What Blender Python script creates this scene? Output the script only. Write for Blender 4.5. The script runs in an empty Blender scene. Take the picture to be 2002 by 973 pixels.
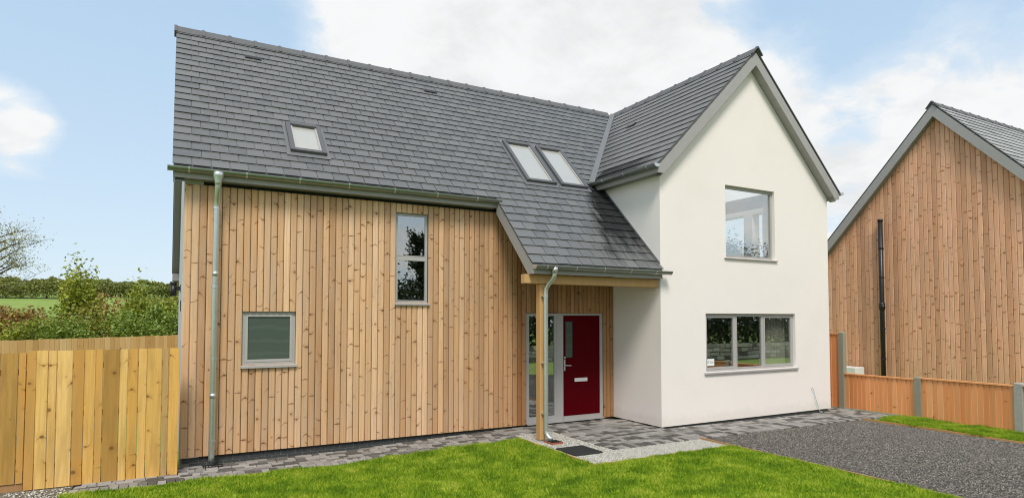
import bpy, math, random
import numpy as np
from mathutils import Vector, Matrix
random.seed(11); RNG = np.random.default_rng(7)
SC = bpy.context.scene
COL = SC.collection
rad = math.radians

# ------------------------------------------------------------------ camera
F_PX, PITCH, YAW, ROLL = 1198.9, 0.0395, 0.5041, 0.0006
CAM = Vector((-0.1053, -10.0396, 2.0212))
def cam_axes():
    f = Vector((math.sin(YAW), math.cos(YAW), 0)); r = Vector((math.cos(YAW), -math.sin(YAW), 0)); u = Vector((0, 0, 1))
    f2 = f*math.cos(PITCH)+u*math.sin(PITCH); u2 = u*math.cos(PITCH)-f*math.sin(PITCH)
    return r*math.cos(ROLL)+u2*math.sin(ROLL), u2*math.cos(ROLL)-r*math.sin(ROLL), f2
CR, CU, CF = cam_axes()
cd = bpy.data.cameras.new('camera'); cam = bpy.data.objects.new('camera', cd); COL.objects.link(cam)
cd.sensor_width = 36; cd.lens = F_PX/2002*36; cd.shift_y = (572.68-486.5)/2002
cd.clip_start = 0.1; cd.clip_end = 3000
m = Matrix((CR, CU, -CF)).transposed().to_4x4(); m.translation = CAM
cam.matrix_world = m
SC.camera = cam

# ------------------------------------------------------------------ sky, sun, exposure
SUN_EL, SUN_AZ = 53.0, 206.0      # azimuth clockwise from +Y: the sun stands behind the camera
W = bpy.data.worlds.new('World'); SC.world = W; W.use_nodes = True
sun = bpy.data.lights.new('sun', 'SUN'); sun.energy = 1.5; sun.angle = rad(18); sun.color = (1.0, 0.95, 0.87)
so = bpy.data.objects.new('sun', sun); COL.objects.link(so)
sd = Vector((math.sin(rad(SUN_AZ))*math.cos(rad(SUN_EL)), math.cos(rad(SUN_AZ))*math.cos(rad(SUN_EL)), math.sin(rad(SUN_EL))))
so.rotation_euler = sd.to_track_quat('Z', 'Y').to_euler(); so.location = sd*60
SC.view_settings.view_transform = 'Standard'; SC.view_settings.look = 'None'
SC.view_settings.gamma = 1; SC.view_settings.exposure = 1.0
SC.render.engine = 'CYCLES'
SC.cycles.use_denoising = True; SC.cycles.max_bounces = 8; SC.cycles.transparent_max_bounces = 12
SC.cycles.sample_clamp_indirect = 6; SC.cycles.filter_width = 1.1

class NT:
    """small helper that wires shader nodes from expressions"""
    def __init__(s, tree): s.t = tree; s.n = tree.nodes; s.l = tree.links
    def node(s, typ, **kw):
        nd = s.n.new(typ)
        for k, v in kw.items(): setattr(nd, k, v)
        return nd
    def put(s, sock, v):
        if isinstance(v, bpy.types.NodeSocket): s.l.new(v, sock)
        else:
            try: sock.default_value = v
            except Exception:
                sock.default_value = (v[0], v[1], v[2], 1) if len(v) == 3 else v[:3]
    def math(s, op, a, b=0.0, c=None, clamp=False):
        nd = s.node('ShaderNodeMath', operation=op, use_clamp=clamp); s.put(nd.inputs[0], a); s.put(nd.inputs[1], b)
        if c is not None: s.put(nd.inputs[2], c)
        return nd.outputs[0]
    def vmath(s, op, a, b=(0, 0, 0), out=0):
        nd = s.node('ShaderNodeVectorMath', operation=op); s.put(nd.inputs[0], a)
        if op == 'SCALE': s.put(nd.inputs['Scale'], b)
        else: s.put(nd.inputs[1], b)
        return nd.outputs['Value'] if op in ('DOT_PRODUCT', 'LENGTH', 'DISTANCE') else nd.outputs[0]
    def sep(s, v): nd = s.node('ShaderNodeSeparateXYZ'); s.put(nd.inputs[0], v); return nd.outputs
    def comb(s, x, y, z):
        nd = s.node('ShaderNodeCombineXYZ'); s.put(nd.inputs[0], x); s.put(nd.inputs[1], y); s.put(nd.inputs[2], z); return nd.outputs[0]
    def noise(s, vec, scale, detail=4, rough=.55, dist=0, out='Fac'):
        nd = s.node('ShaderNodeTexNoise'); s.put(nd.inputs['Vector'], vec); s.put(nd.inputs['Scale'], scale)
        s.put(nd.inputs['Detail'], detail); s.put(nd.inputs['Roughness'], rough); s.put(nd.inputs['Distortion'], dist); return nd.outputs[out]
    def voro(s, vec, scale, dim='3D', feat='F1'):
        nd = s.node('ShaderNodeTexVoronoi', voronoi_dimensions=dim, feature=feat); s.put(nd.inputs['Vector'], vec); s.put(nd.inputs['Scale'], scale); return nd.outputs
    def smooth(s, v, a, b, lo=0.0, hi=1.0):
        nd = s.node('ShaderNodeMapRange', interpolation_type='SMOOTHSTEP', clamp=True)
        s.put(nd.inputs[0], v); s.put(nd.inputs[1], a); s.put(nd.inputs[2], b); s.put(nd.inputs[3], lo); s.put(nd.inputs[4], hi); return nd.outputs[0]
    def lin(s, v, a, b, lo=0.0, hi=1.0):
        nd = s.node('ShaderNodeMapRange', clamp=True)
        s.put(nd.inputs[0], v); s.put(nd.inputs[1], a); s.put(nd.inputs[2], b); s.put(nd.inputs[3], lo); s.put(nd.inputs[4], hi); return nd.outputs[0]
    def mix(s, f, a, b, blend='MIX'):
        nd = s.node('ShaderNodeMix', data_type='RGBA', blend_type=blend); s.put(nd.inputs[0], f); s.put(nd.inputs[6], a); s.put(nd.inputs[7], b); return nd.outputs[2]
    def ramp(s, f, stops):
        nd = s.node('ShaderNodeValToRGB'); e = nd.color_ramp.elements
        while len(e) < len(stops): e.new(0.5)
        for el, (p, c) in zip(e, stops): el.position = p; el.color = (*c, 1)
        s.put(nd.inputs[0], f); return nd.outputs[0]
    def bump(s, h, strength=.3, dist=.01):
        nd = s.node('ShaderNodeBump'); s.put(nd.inputs['Height'], h); s.put(nd.inputs['Strength'], strength); s.put(nd.inputs['Distance'], dist); return nd.outputs[0]

def pxdir(u, v):
    return (CR*((u-1001)/F_PX)+CU*((572.68-v)/F_PX)+CF).normalized()

# ---- the sky: Nishita with procedural cumulus over the whole sphere
t = NT(W.node_tree); t.n.clear()
sky = t.node('ShaderNodeTexSky', sky_type='NISHITA', sun_disc=False, sun_elevation=rad(SUN_EL), sun_rotation=rad(SUN_AZ), altitude=50, air_density=1.0, dust_density=1.0, ozone_density=1.2)
gen = t.node('ShaderNodeTexCoord').outputs['Generated']
dx, dy, dz = t.sep(gen)
den = t.math('ADD', t.math('MAXIMUM', dz, 0.0), 0.32)
pl = t.comb(t.math('DIVIDE', dx, den), t.math('DIVIDE', dy, den), 0.35)
n1 = t.noise(pl, 1.55, 9, .56, .25)
n2 = t.noise(pl, 6.0, 9, .62, .3)
bias = 0.0
for (u, v, r, amt) in [(1000, 120, 15, .19), (1280, 120, 12, .17), (760, 110, 8, .15), (45, 264, 5.0, .40), (15, 236, 3.4, .22), (98, 288, 3.0, .20), (1640, 340, 11, .18), (1950, 230, 9, .17), (1500, 200, 7, .10),
                       (280, 545, 5, .12), (200, 60, 16, -.16), (330, 330, 13, -.18), (1760, 60, 10, -.22), (120, 420, 9, -.2), (1600, 30, 6, -.12), (30, 30, 12, -.1), (150, 180, 8, -.14)]:
    d = t.vmath('DOT_PRODUCT', gen, tuple(pxdir(u, v)))
    bias = t.math('ADD', bias, t.smooth(d, math.cos(rad(r*1.25)), math.cos(rad(r*.35)), 0, amt))
cv = t.math('ADD', t.math('ADD', n1, bias), t.math('MULTIPLY', t.math('SUBTRACT', n2, .5), .50))
mask = t.smooth(cv, .485, .625)
veil = t.smooth(cv, .30, .58, 0, .45)
shade = t.smooth(t.math('ADD', t.noise(t.vmath('ADD', pl, (.0, .06, .3)), 3.4, 8, .6, .3), t.math('MULTIPLY', t.math('SUBTRACT', n2, .5), .5)), .30, .62, .86, 1.0)
base = t.mix(.78, sky.outputs[0], t.mix(t.lin(dz, 0, .6), (5.9, 7.0, 7.9), (3.7, 5.5, 7.5)))
cloud = t.vmath('SCALE', (7.3, 7.4, 7.45), shade)
c1 = t.mix(veil, base, (7.0, 7.4, 7.7))
c2 = t.mix(mask, c1, cloud)
bg = t.node('ShaderNodeBackground'); t.put(bg.inputs[0], c2); bg.inputs[1].default_value = 0.064
wo = t.node('ShaderNodeOutputWorld'); t.l.new(bg.outputs[0], wo.inputs[0])

# ------------------------------------------------------------------ materials
MATS = {}
def mat(name):
    mt = bpy.data.materials.new(name); mt.use_nodes = True; tt = NT(mt.node_tree); b = mt.node_tree.nodes['Principled BSDF']; MATS[name] = mt
    return tt, b
def rnd01(t):
    oi = t.node('ShaderNodeObjectInfo').outputs['Random']; at = t.node('ShaderNodeAttribute', attribute_name='rnd').outputs['Fac']
    return t.math('FRACT', t.math('ADD', oi, at))
def flat(name, col, rough=.5, metal=0, spec=.5, var=.06, nscale=6, bump=0, bscale=200):
    t, b = mat(name); pos = t.node('ShaderNodeNewGeometry').outputs['Position']
    n = t.noise(pos, nscale, 5)
    c = t.mix(n, tuple(x*(1-var) for x in col), tuple(min(1, x*(1+var)) for x in col))
    t.put(b.inputs['Base Color'], c); b.inputs['Metallic'].default_value = metal
    t.put(b.inputs['Roughness'], t.lin(t.noise(pos, nscale*3, 4), .3, .7, rough*.85, min(1, rough*1.15)))
    b.inputs['Specular IOR Level'].default_value = spec
    if bump: t.put(b.inputs['Normal'], t.bump(t.noise(pos, bscale, 4), bump, .004))
    return t, b
flat('frame_grey', (.42, .40, .38), .35); flat('trim_grey', (.345, .33, .315), .45, var=.08); flat('trim_dark', (.24, .235, .23), .5)
t, b = flat('render_white', (.86, .797, .745), .9, spec=.2, var=.03, nscale=1.1, bump=.5, bscale=220)
pos = t.node('ShaderNodeNewGeometry').outputs['Position']; pz = t.sep(pos)[2]; c0 = b.inputs['Base Color'].links[0].from_socket
dn = t.noise(pos, 5, 6, .65); dirt = t.math('MULTIPLY', t.smooth(t.math('SUBTRACT', pz, t.math('MULTIPLY', dn, .35)), .08, -.12), .16)
stk = t.noise(t.vmath('MULTIPLY', pos, (7, 7, .35)), 1.0, 4, .6); dirt = t.math('MAXIMUM', dirt, t.smooth(t.noise(pos, .8, 5, .6), .5, .75, 0, .07))
t.put(b.inputs['Base Color'], t.mix(dirt, c0, (.42, .37, .29)))
flat('window_dark', (.10, .10, .10), .4); flat('render_grey', (.55, .55, .55), .9, spec=.2, var=.03)
flat('black_plastic', (.012, .012, .013), .4); flat('white_plastic', (.75, .75, .73), .4); flat('dark_void', (.02, .02, .02), .9)
flat('concrete', (.36, .36, .31), .9, var=.25, nscale=14, bump=.3); flat('lead', (.17, .175, .18), .5, metal=.2, var=.15)
flat('red_paint', (.088, .0003, .003), .45, spec=.05, var=.05); flat('steel', (.62, .62, .62), .3, metal=.9)
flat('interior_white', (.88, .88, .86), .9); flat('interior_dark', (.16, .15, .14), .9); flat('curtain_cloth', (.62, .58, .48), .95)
flat('paper', (.8, .82, .8), .8); flat('ink', (.15, .19, .18), .8); flat('blind', (.62, .60, .55), .8); flat('rubber', (.018, .018, .019), .7, var=.3, nscale=40, bump=.6, bscale=300)
flat('brick_dark', (.05, .053, .055), .7, var=.35, nscale=18, bump=.4); flat('blue_cable', (.35, .5, .55), .5); flat('terracotta', (.35, .09, .04), .7)
flat('mortar', (.20, .19, .17), .95); flat('carpet', (.2, .17, .14), 1)
# galvanised steel
t, b = mat('galvanised'); pos = t.node('ShaderNodeNewGeometry').outputs['Position']
v = t.voro(pos, 90)['Color']; sp = t.sep(v)[0]
t.put(b.inputs['Base Color'], t.mix(t.math('MULTIPLY_ADD', sp, .4, t.math('MULTIPLY', t.noise(pos, 5, 4), .6)), (.56, .60, .59), (.68, .72, .71)))
b.inputs['Metallic'].default_value = .85; t.put(b.inputs['Roughness'], t.lin(sp, 0, 1, .30, .36))
t, b = flat('zinc', (.30, .33, .30), .33, metal=.85, var=.12)
# slate
t, b = mat('slate'); pos = t.node('ShaderNodeNewGeometry').outputs['Position']; r = rnd01(t)
n = t.noise(pos, 7, 6, .65); nf = t.noise(pos, 60, 5, .6)
c = t.ramp(r, [(0, (.100, .101, .100)), (.3, (.120, .120, .118)), (.7, (.132, .132, .129)), (1, (.152, .151, .147))])
c = t.mix(t.smooth(n, .35, .7, 0, .5), c, (.150, .152, .148)); c = t.mix(t.smooth(nf, .55, .8, 0, .25), c, (.23, .23, .225))
px, py, pz = t.sep(pos)
wn = t.noise(t.comb(t.math('MULTIPLY', px, 3.2), t.math('MULTIPLY', py, .9), 0.0), 2.2, 5, .6)
edge = t.math('SUBTRACT', px, t.math('MULTIPLY_ADD', py, .35, 7.05))          # wet run-off below the valley gutter
wet = t.math('MULTIPLY', t.smooth(t.math('ADD', edge, t.math('MULTIPLY', t.math('SUBTRACT', wn, .5), .9)), -.02, .30),
             t.math('MULTIPLY', t.smooth(t.math('ADD', py, t.math('MULTIPLY', t.math('SUBTRACT', wn, .5), 1.6)), -1.5, -.7), t.smooth(py, .52, .40)))
wet = t.math('MULTIPLY', wet, t.smooth(px, 7.95, 7.9))
c = t.mix(t.math('MULTIPLY', wet, .9), c, (.012, .0125, .014))
t.put(b.inputs['Base Color'], c); rr = t.lin(t.math('ADD', n, t.math('MULTIPLY', r, .4)), .4, 1.1, .36, .52)
t.put(b.inputs['Roughness'], rr); t.put(b.inputs['Specular IOR Level'], t.math('MULTIPLY_ADD', wet, -.46, .56))
t.put(b.inputs['Normal'], t.bump(t.noise(pos, 45, 6, .7), .35, .004))
t, b = mat('slate_sky_sheen'); pos = t.node('ShaderNodeNewGeometry').outputs['Position']; r = rnd01(t)  # neighbour's slates: glancing sky sheen painted in as a paler base colour
c = t.ramp(r, [(0, (.22, .225, .22)), (.5, (.30, .305, .30)), (1, (.38, .38, .37))]); t.put(b.inputs['Base Color'], t.mix(t.smooth(t.noise(pos, 7, 6), .4, .7, 0, .4), c, (.40, .40, .38))); b.inputs['Roughness'].default_value = .45
# concrete ridge tile
flat('ridge_tile', (.115, .115, .117), .75, var=.25, nscale=12, bump=.4)

def wood(name, cols, knot=(.14, .06, .02), grain=.5, arc=1.0, cell=(.13, .42), present=.25, rough=.6, weather=None, tint=False, knot_r=(.013, .014), stain=.0):
    t, b = mat(name); oc = t.node('ShaderNodeTexCoord').outputs['Object']; r = rnd01(t)
    x, y, z = t.sep(oc); a, bb = 1/cell[0], 1/cell[1]
    warp = t.math('MULTIPLY', t.math('SUBTRACT', t.noise(t.comb(t.math('MULTIPLY', x, 9), t.math('MULTIPLY', z, 1.2), t.math('MULTIPLY', r, 60)), 1, 2), .5), .05)
    vx = t.math('ADD', t.math('MULTIPLY', x, a), t.math('MULTIPLY', r, 157.3)); vz = t.math('ADD', t.math('MULTIPLY', z, bb), t.math('MULTIPLY', r, 391.7))
    vv = t.comb(vx, vz, 0); vo = t.voro(vv, 1.0, '2D')
    ddx, ddz, _ = t.sep(t.vmath('SUBTRACT', vv, vo['Position'])); kx = t.math('DIVIDE', ddx, a); kz = t.math('DIVIDE', ddz, bb)
    cr, cg, cb = t.sep(vo['Color'])
    pres = t.smooth(cr, present, present+.05)
    size = t.lin(t.math('POWER', cg, 1.6), 0, 1, .35, 1.6)
    e = t.math('SQRT', t.math('ADD', t.math('POWER', t.math('DIVIDE', kx, t.math('MULTIPLY', size, knot_r[0])), 2), t.math('POWER', t.math('DIVIDE', kz, t.math('MULTIPLY', size, knot_r[1])), 2)))
    core = t.math('MULTIPLY', t.smooth(e, 1.15, .6), pres)
    halo = t.math('MULTIPLY', t.smooth(e, 4.2, .8), pres)
    # swirl lines that sweep round the knot to the board edges
    sgn = t.lin(cb, .15, .85, -1.5, 1.5)
    s1 = t.math('SUBTRACT', kz, t.math('MULTIPLY', sgn, t.math('MULTIPLY', t.math('MULTIPLY', kx, kx), 11.0)))
    arcl = t.math('MULTIPLY', t.math('MULTIPLY', t.smooth(t.math('ABSOLUTE', s1), t.lin(cg, 0, 1, .009, .016), .002), t.smooth(t.math('ABSOLUTE', kx), .085, .03)), t.math('MULTIPLY', pres, t.smooth(t.math('FRACT', t.math('MULTIPLY', cg, 7.3)), .15, .40, 0, arc)))
    gz = t.math('ADD', z, warp)
    g1 = t.noise(t.comb(t.math('ADD', t.math('MULTIPLY', x, 46), t.math('MULTIPLY', halo, 1.6)), t.math('MULTIPLY', y, 46), t.math('ADD', t.math('MULTIPLY', gz, 1.5), t.math('MULTIPLY', r, 80))), 1.0, 4, .6)
    g2 = t.noise(t.comb(t.math('MULTIPLY', x, 10), 0.0, t.math('ADD', t.math('MULTIPLY', gz, .8), t.math('MULTIPLY', r, 33))), 1.0, 3)
    n = len(cols)
    c = t.ramp(r, [(i/(n-1), cc) for i, cc in enumerate(cols)])
    c = t.mix(t.smooth(g1, .40, .70, 0, grain), c, t.mix(.5, c, (knot[0]*2.1, knot[1]*2.3, knot[2]*2.0)))
    c = t.mix(t.smooth(g2, .35, .7, 0, .28), c, t.vmath('MULTIPLY', c, (1.22, 1.2, 1.16)))
    if weather:
        pos = t.node('ShaderNodeNewGeometry').outputs['Position']
        wz = t.sep(pos)[2]; wn = t.noise(t.comb(t.math('MULTIPLY', x, 6), r, t.math('MULTIPLY', z, .7)), 2, 4)
        c = t.mix(t.math('MULTIPLY', t.smooth(wn, .42, .7), weather[1]), c, weather[0])
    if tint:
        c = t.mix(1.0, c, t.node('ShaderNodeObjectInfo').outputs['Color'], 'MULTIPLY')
    c = t.mix(t.math('MULTIPLY', halo, .30), c, t.vmath('MULTIPLY', c, (.74, .60, .46)))
    c = t.mix(t.math('MULTIPLY', arcl, .85), c, knot)
    c = t.mix(t.math('MULTIPLY', core, .7), c, tuple(k*.5 for k in knot))
    t.put(b.inputs['Base Color'], c); t.put(b.inputs['Roughness'], t.lin(g1, .3, .7, rough*.85, rough*1.2)); b.inputs['Specular IOR Level'].default_value = .3
    t.put(b.inputs['Normal'], t.bump(t.math('ADD', g1, t.math('MULTIPLY', arcl, -.5)), .22, .003))
CL = [(0.483, 0.266, 0.126), (0.777, 0.510, 0.299), (0.588, 0.348, 0.179), (0.830, 0.562, 0.347), (0.378, 0.208, 0.105), (0.714, 0.447, 0.247), (0.525, 0.327, 0.189), (0.798, 0.525, 0.310), (0.630, 0.370, 0.189), (0.735, 0.484, 0.289), (0.441, 0.249, 0.126), (0.756, 0.479, 0.262)]
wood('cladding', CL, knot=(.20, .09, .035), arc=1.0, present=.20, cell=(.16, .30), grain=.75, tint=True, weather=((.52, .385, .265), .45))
wood('cladding_neighbour', [(0.635, 0.324, 0.184), (0.816, 0.453, 0.281), (0.567, 0.288, 0.162), (0.860, 0.494, 0.319), (0.726, 0.391, 0.233), (0.499, 0.262, 0.157)], knot=(.20, .09, .035), arc=1.0, present=.15, cell=(.16, .32), grain=.75, weather=((.50, .34, .22), .40))
wood('fence_fresh', [(.64, .35, .09), (.80, .50, .165), (.68, .39, .105), (.83, .55, .20), (.54, .28, .07), (.74, .44, .13)], knot=(.26, .12, .03), arc=.7, cell=(.17, .34), present=.35, grain=.8, tint=True, knot_r=(.019, .018), weather=((.46, .27, .085), .55))
wood('fence_rear', [(.80, .52, .21), (.68, .41, .15), (.86, .61, .29), (.74, .46, .17), (.60, .36, .13)], knot=(.2, .09, .03), arc=.3, cell=(.2, .8), present=.5, grain=.4)
wood('fence_orange', [(0.728, 0.302, 0.110), (0.853, 0.393, 0.161), (0.777, 0.342, 0.127), (0.860, 0.444, 0.193), (0.665, 0.274, 0.094)], knot=(.12, .03, .008), arc=.35, cell=(.16, .7), present=.55, grain=.3)
wood('porch_timber', [(.55, .33, .14), (.58, .36, .16)], knot=(.2, .09, .03), arc=.2, cell=(.2, .8), present=.3, grain=.5)
wood('edging_timber', [(.50, .27, .10), (.55, .32, .13), (.36, .2, .09)], knot=(.16, .07, .03), arc=0, cell=(.3, 1), present=.7, grain=.5)
wood('post_timber', [(.27, .26, .20), (.30, .28, .21)], knot=(.12, .1, .07), arc=0, cell=(.2, .8), present=.6, grain=.6)
# pavers
t, b = mat('paver'); pos = t.node('ShaderNodeNewGeometry').outputs['Position']; r = rnd01(t)
c = t.ramp(r, [(0, (.070, .062, .055)), (.22, (.11, .10, .09)), (.36, (.23, .215, .195)), (.6, (.30, .28, .255)), (.85, (.37, .345, .315)), (1, (.18, .165, .15))])
n = t.noise(pos, 16, 6, .7); c = t.mix(t.smooth(n, .3, .75, 0, .5), c, t.vmath('MULTIPLY', c, (.6, .58, .55)))
c = t.mix(t.smooth(t.noise(pos, 3, 4), .55, .75, 0, .35), c, (.10, .10, .085))
t.put(b.inputs['Base Color'], c); b.inputs['Roughness'].default_value = .85; t.put(b.inputs['Normal'], t.bump(t.noise(pos, 120, 5, .7), .5, .004))
# loose stone, soil, grass, leaves
def stones(name, stops, rough=.8):
    t, b = mat(name); pos = t.node('ShaderNodeNewGeometry').outputs['Position']; r = rnd01(t)
    c = t.ramp(r, stops); c = t.mix(t.smooth(t.noise(pos, 90, 3), .4, .7, 0, .4), c, t.vmath('MULTIPLY', c, (.6, .6, .6)))
    t.put(b.inputs['Base Color'], c); b.inputs['Roughness'].default_value = rough
stones('chips_light', [(0, (.13, .115, .095)), (.25, (.36, .335, .285)), (.7, (.53, .505, .44)), (1, (.70, .68, .61))])
stones('chips_dark', [(0, (.040, .034, .029)), (.4, (.118, .103, .088)), (.72, (.205, .182, .153)), (.92, (.33, .295, .25)), (1, (.52, .48, .41))])
def ground(name, stops, scale, bump=.6):
    t, b = mat(name); pos = t.node('ShaderNodeNewGeometry').outputs['Position']
    n = t.math('MULTIPLY_ADD', t.noise(pos, scale, 6, .7), .6, t.math('MULTIPLY', t.noise(pos, scale*.06, 4), .4))
    t.put(b.inputs['Base Color'], t.ramp(n, stops)); b.inputs['Roughness'].default_value = .95; b.inputs['Specular IOR Level'].default_value = .1
    t.put(b.inputs['Normal'], t.bump(t.noise(pos, scale*2, 5, .7), bump, .01))
ground('gravel_bed_light', [(.3, (.12, .11, .09)), (.5, (.3, .28, .23)), (.7, (.48, .46, .40))], 60)
ground('gravel_bed_dark', [(.3, (.035, .032, .03)), (.5, (.085, .078, .07)), (.7, (.16, .15, .135))], 70)
ground('lawn_soil', [(.3, (.05, .10, .008)), (.5, (.09, .17, .014)), (.7, (.13, .22, .02))], 30)
ground('bare_soil', [(.3, (.06, .05, .035)), (.5, (.16, .14, .10)), (.7, (.32, .29, .23))], 22)
ground('field_grass', [(.3, (.16, .23, .05)), (.5, (.22, .30, .075)), (.7, (.29, .36, .11))], .5, .2)
def leafy(name, stops, trans=.22, patch=None, rough=.5, spec=.35):
    t, b = mat(name); r = rnd01(t); pos = t.node('ShaderNodeNewGeometry').outputs['Position']
    f = t.math('ADD', t.math('MULTIPLY', r, .5), t.math('MULTIPLY', t.noise(pos, patch or 1.2, 4, .6), 1.3)); f = t.math('SUBTRACT', f, .40)
    c = t.ramp(f, stops); t.put(b.inputs['Base Color'], c); b.inputs['Roughness'].default_value = rough; b.inputs['Specular IOR Level'].default_value = spec
    tr = t.node('ShaderNodeBsdfTranslucent'); t.put(tr.inputs[0], t.vmath('MULTIPLY', c, (1.1, 1.15, .7)))
    mx = t.node('ShaderNodeMixShader'); mx.inputs[0].default_value = trans
    t.l.new(b.outputs[0], mx.inputs[1]); t.l.new(tr.outputs[0], mx.inputs[2]); t.l.new(mx.outputs[0], t.n['Material Output'].inputs[0])
leafy('grass_blade', [(0, (0.066, 0.149, 0.010)), (.35, (0.175, 0.309, 0.018)), (.6, (0.340, 0.476, 0.030)), (.8, (0.526, 0.587, 0.069)), (1, (0.679, 0.641, 0.181))], .35, 2.6, spec=.15)
leafy('leaf_green', [(0, (0.093, 0.137, 0.019)), (.5, (0.203, 0.287, 0.041)), (1, (0.405, 0.474, 0.085))])
leafy('leaf_lime', [(0, (0.121, 0.162, 0.014)), (.5, (0.281, 0.324, 0.034)), (1, (0.520, 0.471, 0.070))])
leafy('leaf_olive', [(0, (0.124, 0.134, 0.019)), (.5, (0.301, 0.285, 0.047)), (1, (0.565, 0.463, 0.094))])
leafy('leaf_russet', [(0, (0.122, 0.074, 0.021)), (.5, (0.325, 0.175, 0.052)), (1, (0.460, 0.324, 0.083))])
leafy('leaf_dark', [(0, (.018, .028, .009)), (.5, (.035, .055, .017)), (1, (.06, .085, .03))])
leafy('leaf_hedge', [(0, (0.117, 0.139, 0.038)), (.5, (0.219, 0.245, 0.066)), (1, (0.395, 0.378, 0.120))], patch=.15)
flat('bark', (.10, .075, .055), .95, var=.35, nscale=20, bump=.5)
# glass: clear pane that reflects by Fresnel
t, b = mat('glass'); mt = MATS['glass']
gm = t.node('ShaderNodeNewGeometry'); ci = t.math('ABSOLUTE', t.vmath('DOT_PRODUCT', gm.outputs['Normal'], gm.outputs['Incoming']))
fr = t.math('MULTIPLY_ADD', t.math('POWER', t.math('SUBTRACT', 1.0, ci), 4.0), .70, .29)
gl = t.node('ShaderNodeBsdfGlossy'); gl.inputs['Roughness'].default_value = 0.0; gl.inputs[0].default_value = (.95, .97, .97, 1)
tp = t.node('ShaderNodeBsdfTransparent'); tp.inputs[0].default_value = (.90, .92, .91, 1)
mx = t.node('ShaderNodeMixShader'); t.put(mx.inputs[0], fr); t.l.new(tp.outputs[0], mx.inputs[1]); t.l.new(gl.outputs[0], mx.inputs[2])
t.l.new(mx.outputs[0], t.n['Material Output'].inputs[0])
pos = t.node('ShaderNodeNewGeometry').outputs['Position']; t.put(gl.inputs['Normal'], t.bump(t.noise(pos, 1.3, 1), .03, .05))
t, b = mat('glass_obscured'); b.inputs['Base Color'].default_value = (.115, .150, .125, 1); b.inputs['Roughness'].default_value = .12; b.inputs['Coat Weight'].default_value = .3
pos = t.node('ShaderNodeNewGeometry').outputs['Position']; pz = t.sep(pos)[2]; 
t.put(b.inputs['Base Color'], t.mix(t.smooth(t.math('SINE', t.math('ADD', t.math('MULTIPLY', pz, 30), t.math('MULTIPLY', t.noise(pos, 3, 2), 4))), .5, 1, 0, .35), (.075, .100, .080), (.115, .14, .115)))
t, b = mat('glass_blind'); b.inputs['Base Color'].default_value = (.42, .41, .37, 1); b.inputs['Roughness'].default_value = .3; b.inputs['Coat Weight'].default_value = 1; b.inputs['Coat Roughness'].default_value = .02

# ------------------------------------------------------------------ mesh helpers
class MB:
    def __init__(s): s.v = []; s.f = []; s.r = []
    def face(s, pts, r=0.0):
        i = len(s.v); s.v += [tuple(p) for p in pts]; s.f.append(tuple(range(i, i+len(pts)))); s.r.append(r); return s
    def box(s, x0, x1, y0, y1, z0, z1, r=0.0):
        i = len(s.v)
        s.v += [(x0, y0, z0), (x1, y0, z0), (x1, y1, z0), (x0, y1, z0), (x0, y0, z1), (x1, y0, z1), (x1, y1, z1), (x0, y1, z1)]
        for f in ((0, 3, 2, 1), (4, 5, 6, 7), (0, 1, 5, 4), (1, 2, 6, 5), (2, 3, 7, 6), (3, 0, 4, 7)): s.f.append(tuple(i+k for k in f)); s.r.append(r)
        return s
    def prism(s, poly, vec, r=0.0):
        """poly: list of 3D points (planar), extruded by vec"""
        n = len(poly); i = len(s.v); vec = Vector(vec)
        s.v += [tuple(p) for p in poly]+[tuple(Vector(p)+vec) for p in poly]
        s.f.append(tuple(range(i+n-1, i-1, -1))); s.f.append(tuple(range(i+n, i+2*n))); s.r += [r, r]
        for k in range(n): s.f.append((i+k, i+(k+1) % n, i+n+(k+1) % n, i+n+k)); s.r.append(r)
        return s
    def tube(s, pts, radii, seg=12, caps=True, r=0.0, half=None):
        pts = [Vector(p) for p in pts]
        if not isinstance(radii, (list, tuple)): radii = [radii]*len(pts)
        rings = []; up = None
        for k, p in enumerate(pts):
            d = (pts[min(k+1, len(pts)-1)]-pts[max(k-1, 0)]).normalized()
            if up is None: up = Vector((0, 0, 1)) if abs(d.z) < .9 else Vector((1, 0, 0))
            sd = d.cross(up).normalized(); up = sd.cross(d).normalized()
            i = len(s.v); rings.append(i)
            for j in range(seg):
                a = 2*math.pi*j/seg; s.v.append(tuple(p+(sd*math.cos(a)+up*math.sin(a))*radii[k]))
        for a, bq in zip(rings, rings[1:]):
            for j in range(seg): s.f.append((a+j, a+(j+1) % seg, bq+(j+1) % seg, bq+j)); s.r.append(r)
        if caps: s.f.append(tuple(rings[0]+j for j in range(seg-1, -1, -1))); s.f.append(tuple(rings[-1]+j for j in range(seg))); s.r += [r, r]
        return s
    def gutter(s, a, bq, out, rad_=.06, th=.004, seg=8):
        """half-round channel from a to bq; a, bq: centre of the open top; out: horizontal unit normal"""
        a = Vector(a); bq = Vector(bq); out = Vector(out); prof = []
        for R in (rad_, rad_-th):
            ring = [out*(math.cos(math.pi*k/seg)*R)+Vector((0, 0, -math.sin(math.pi*k/seg)*R)) for k in range(seg+1)]
            prof.append(ring)
        poly = prof[0]+prof[1][::-1]
        n = len(poly); i = len(s.v)
        for base in (a, bq): s.v += [tuple(base+p) for p in poly]
        for k in range(n): s.f.append((i+k, i+(k+1) % n, i+n+(k+1) % n, i+n+k)); s.r.append(0)
        return s
    def mesh(s, name, smooth=False):
        me = bpy.data.meshes.new(name); me.from_pydata(s.v, [], s.f)
        if any(s.r):
            at = me.attributes.new('rnd', 'FLOAT', 'FACE'); at.data.foreach_set('value', s.r)
        if smooth: me.polygons.foreach_set('use_smooth', [True]*len(me.polygons))
        me.update(); return me
WL = {}
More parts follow.
